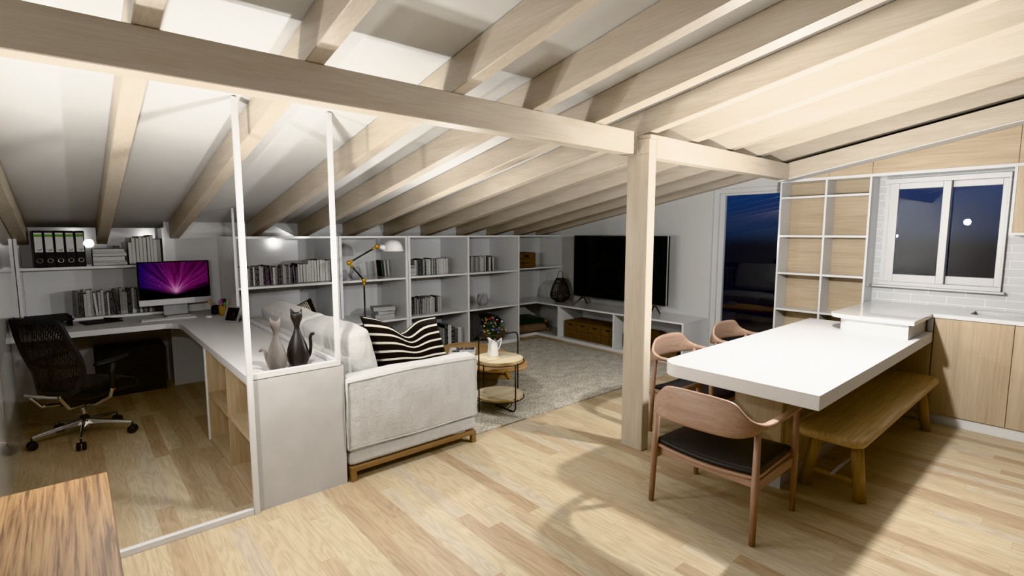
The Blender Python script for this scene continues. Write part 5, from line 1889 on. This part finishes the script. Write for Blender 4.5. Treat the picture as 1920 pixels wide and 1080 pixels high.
# three grey boxes on the middle shelf
for k, (x, y, s, rz, lb) in enumerate(((2.82, 5.66, (0.24, 0.17, 0.042), -8, 'grey flat box at the bottom of the stack of three by the lamp'),
                                       (2.835, 5.68, (0.22, 0.16, 0.045), 4, 'pale grey flat box in the middle of the stack of three by the lamp'),
                                       (2.82, 5.66, (0.26, 0.20, 0.045), -14, 'grey flat box on top of the stack of three by the lamp'))):
    t = thing('flat_box', lb, 'box', (x, y, 0.5355 + 0.0002 + [0, 0.043, 0.089][k]), math.radians(rz), 'stacked flat boxes')
    m_ = plain('box_grey_%d' % k, [(0.40, 0.40, 0.39, 1), (0.50, 0.50, 0.49, 1), (0.42, 0.42, 0.41, 1)][k], 0.6, var=0.05)
    obj('body', B(-s[0] / 2 + 0.002, s[0] / 2 - 0.002, -s[1] / 2 + 0.002, s[1] / 2 - 0.002, 0, s[2] * 0.6), m_, t)
    obj('lid', B(-s[0] / 2, s[0] / 2, -s[1] / 2, s[1] / 2, s[2] * 0.6, s[2]), m_, t, bevel=0.002)

# black lever-arch binders
green_l = plain('label_green', srgb(96, 150, 50), 0.6)
label_w = plain('label_white', (0.66, 0.66, 0.65, 1), 0.7)
t0 = None
for k in range(5):
    lb = 'black lever-arch binder with green and white spine label, ' + ['at the left end of the row', 'second in the row', 'middle of the row', 'fourth in the row', 'at the right end of the row'][k]
    loc = (-0.199 + 0.0695 * k, 6.22, 1.2455)
    if t0 is None:
        t0 = t = thing('binder', lb, 'binder', loc, 0, 'binders on the wall shelf')
        obj('cover', B(-0.0335, 0.0335, -0.14, 0.14, 0, 0.318), M['black_plastic'], t, bevel=0.002)
        sp = obj('spine_label', B(-0.026, 0.026, -0.1412, -0.1402, 0.135, 0.305), label_w, t, label='white spine label')
        obj('green_band', B(-0.026, 0.026, -0.1418, -0.1413, 0.270, 0.290), green_l, sp)
        bm = NB()
        box(bm, -0.018, 0.018, -0.1418, -0.1413, 0.157, 0.160)
        box(bm, -0.010, 0.016, -0.1418, -0.1413, 0.147, 0.151)
        box(bm, 0.014, 0.017, -0.1418, -0.1413, 0.155, 0.166)
        obj('print', bm, M['black_plastic'], sp)
        obj('finger_ring', tube(NB(), [(0.018 * math.cos(q * PI / 10), -0.141, 0.060 + 0.018 * math.sin(q * PI / 10)) for q in range(20)], 0.0022, 6, closed=True), M['chrome'], t, smooth=True, label='metal finger ring')
    else:
        t = copy_tree(t0)
        t.location = loc
        t['label'] = lb
# ------------------------------------------------------------------ light
def lamp(name, loc, power, color=(1, 0.93, 0.85), r=0.06):
    l = bpy.data.lights.new(name, 'POINT')
    l.energy = power
    l.color = color
    l.shadow_soft_size = r
    o = link(bpy.data.objects.new(name, l))
    o.location = loc
    return o
lamp('lamp_over_table', (3.41, 1.14, 1.68), 105, (1, 0.992, 0.975), 0.032)
lamp('lamp_living', (2.44, 3.6, 1.41), 20, (1, 0.988, 0.965), 0.04)
lamp('lamp_office_left', (0.078, 2.55, 1.497), 26, (1, 0.985, 0.96), 0.02)
lamp('lamp_office_right', (0.945, 2.65, 1.497), 22, (1, 0.985, 0.96), 0.02)

wd = bpy.data.worlds.new('night')
scene.world = wd
wd.use_nodes = True
nt = wd.node_tree
nt.nodes.clear()
out = nt.nodes.new('ShaderNodeOutputWorld')
bg = nt.nodes.new('ShaderNodeBackground')
tc = nt.nodes.new('ShaderNodeTexCoord')
sp = nt.nodes.new('ShaderNodeSeparateXYZ')
rp = nt.nodes.new('ShaderNodeValToRGB')
nt.links.new(tc.outputs['Generated'], sp.inputs[0])
mr = nt.nodes.new('ShaderNodeMath')
mr.operation = 'MULTIPLY_ADD'
mr.inputs[1].default_value = 0.5
mr.inputs[2].default_value = 0.5
nt.links.new(sp.outputs[2], mr.inputs[0])
nt.links.new(mr.outputs[0], rp.inputs[0])
e = rp.color_ramp.elements
e[0].position = 0.0
e[0].color = (0.004, 0.004, 0.005, 1)
e[1].position = 1.0
e[1].color = (0.006, 0.03, 0.14, 1)
for p, c in ((0.49, (0.006, 0.006, 0.008, 1)), (0.502, (0.02, 0.03, 0.06, 1)), (0.56, (0.012, 0.04, 0.14, 1))):
    k = e.new(p)
    k.color = c
nt.links.new(rp.outputs[0], bg.inputs[0])
nt.links.new(bg.outputs[0], out.inputs[0])
bg.inputs[1].default_value = 1.0

scene.view_settings.view_transform = 'Khronos PBR Neutral'
scene.view_settings.look = 'None'
scene.view_settings.exposure = 0.42
scene.cycles.max_bounces = 8
scene.cycles.diffuse_bounces = 2
scene.cycles.transparent_max_bounces = 12
scene.cycles.sample_clamp_indirect = 4.0
scene.cycles.use_denoising = True
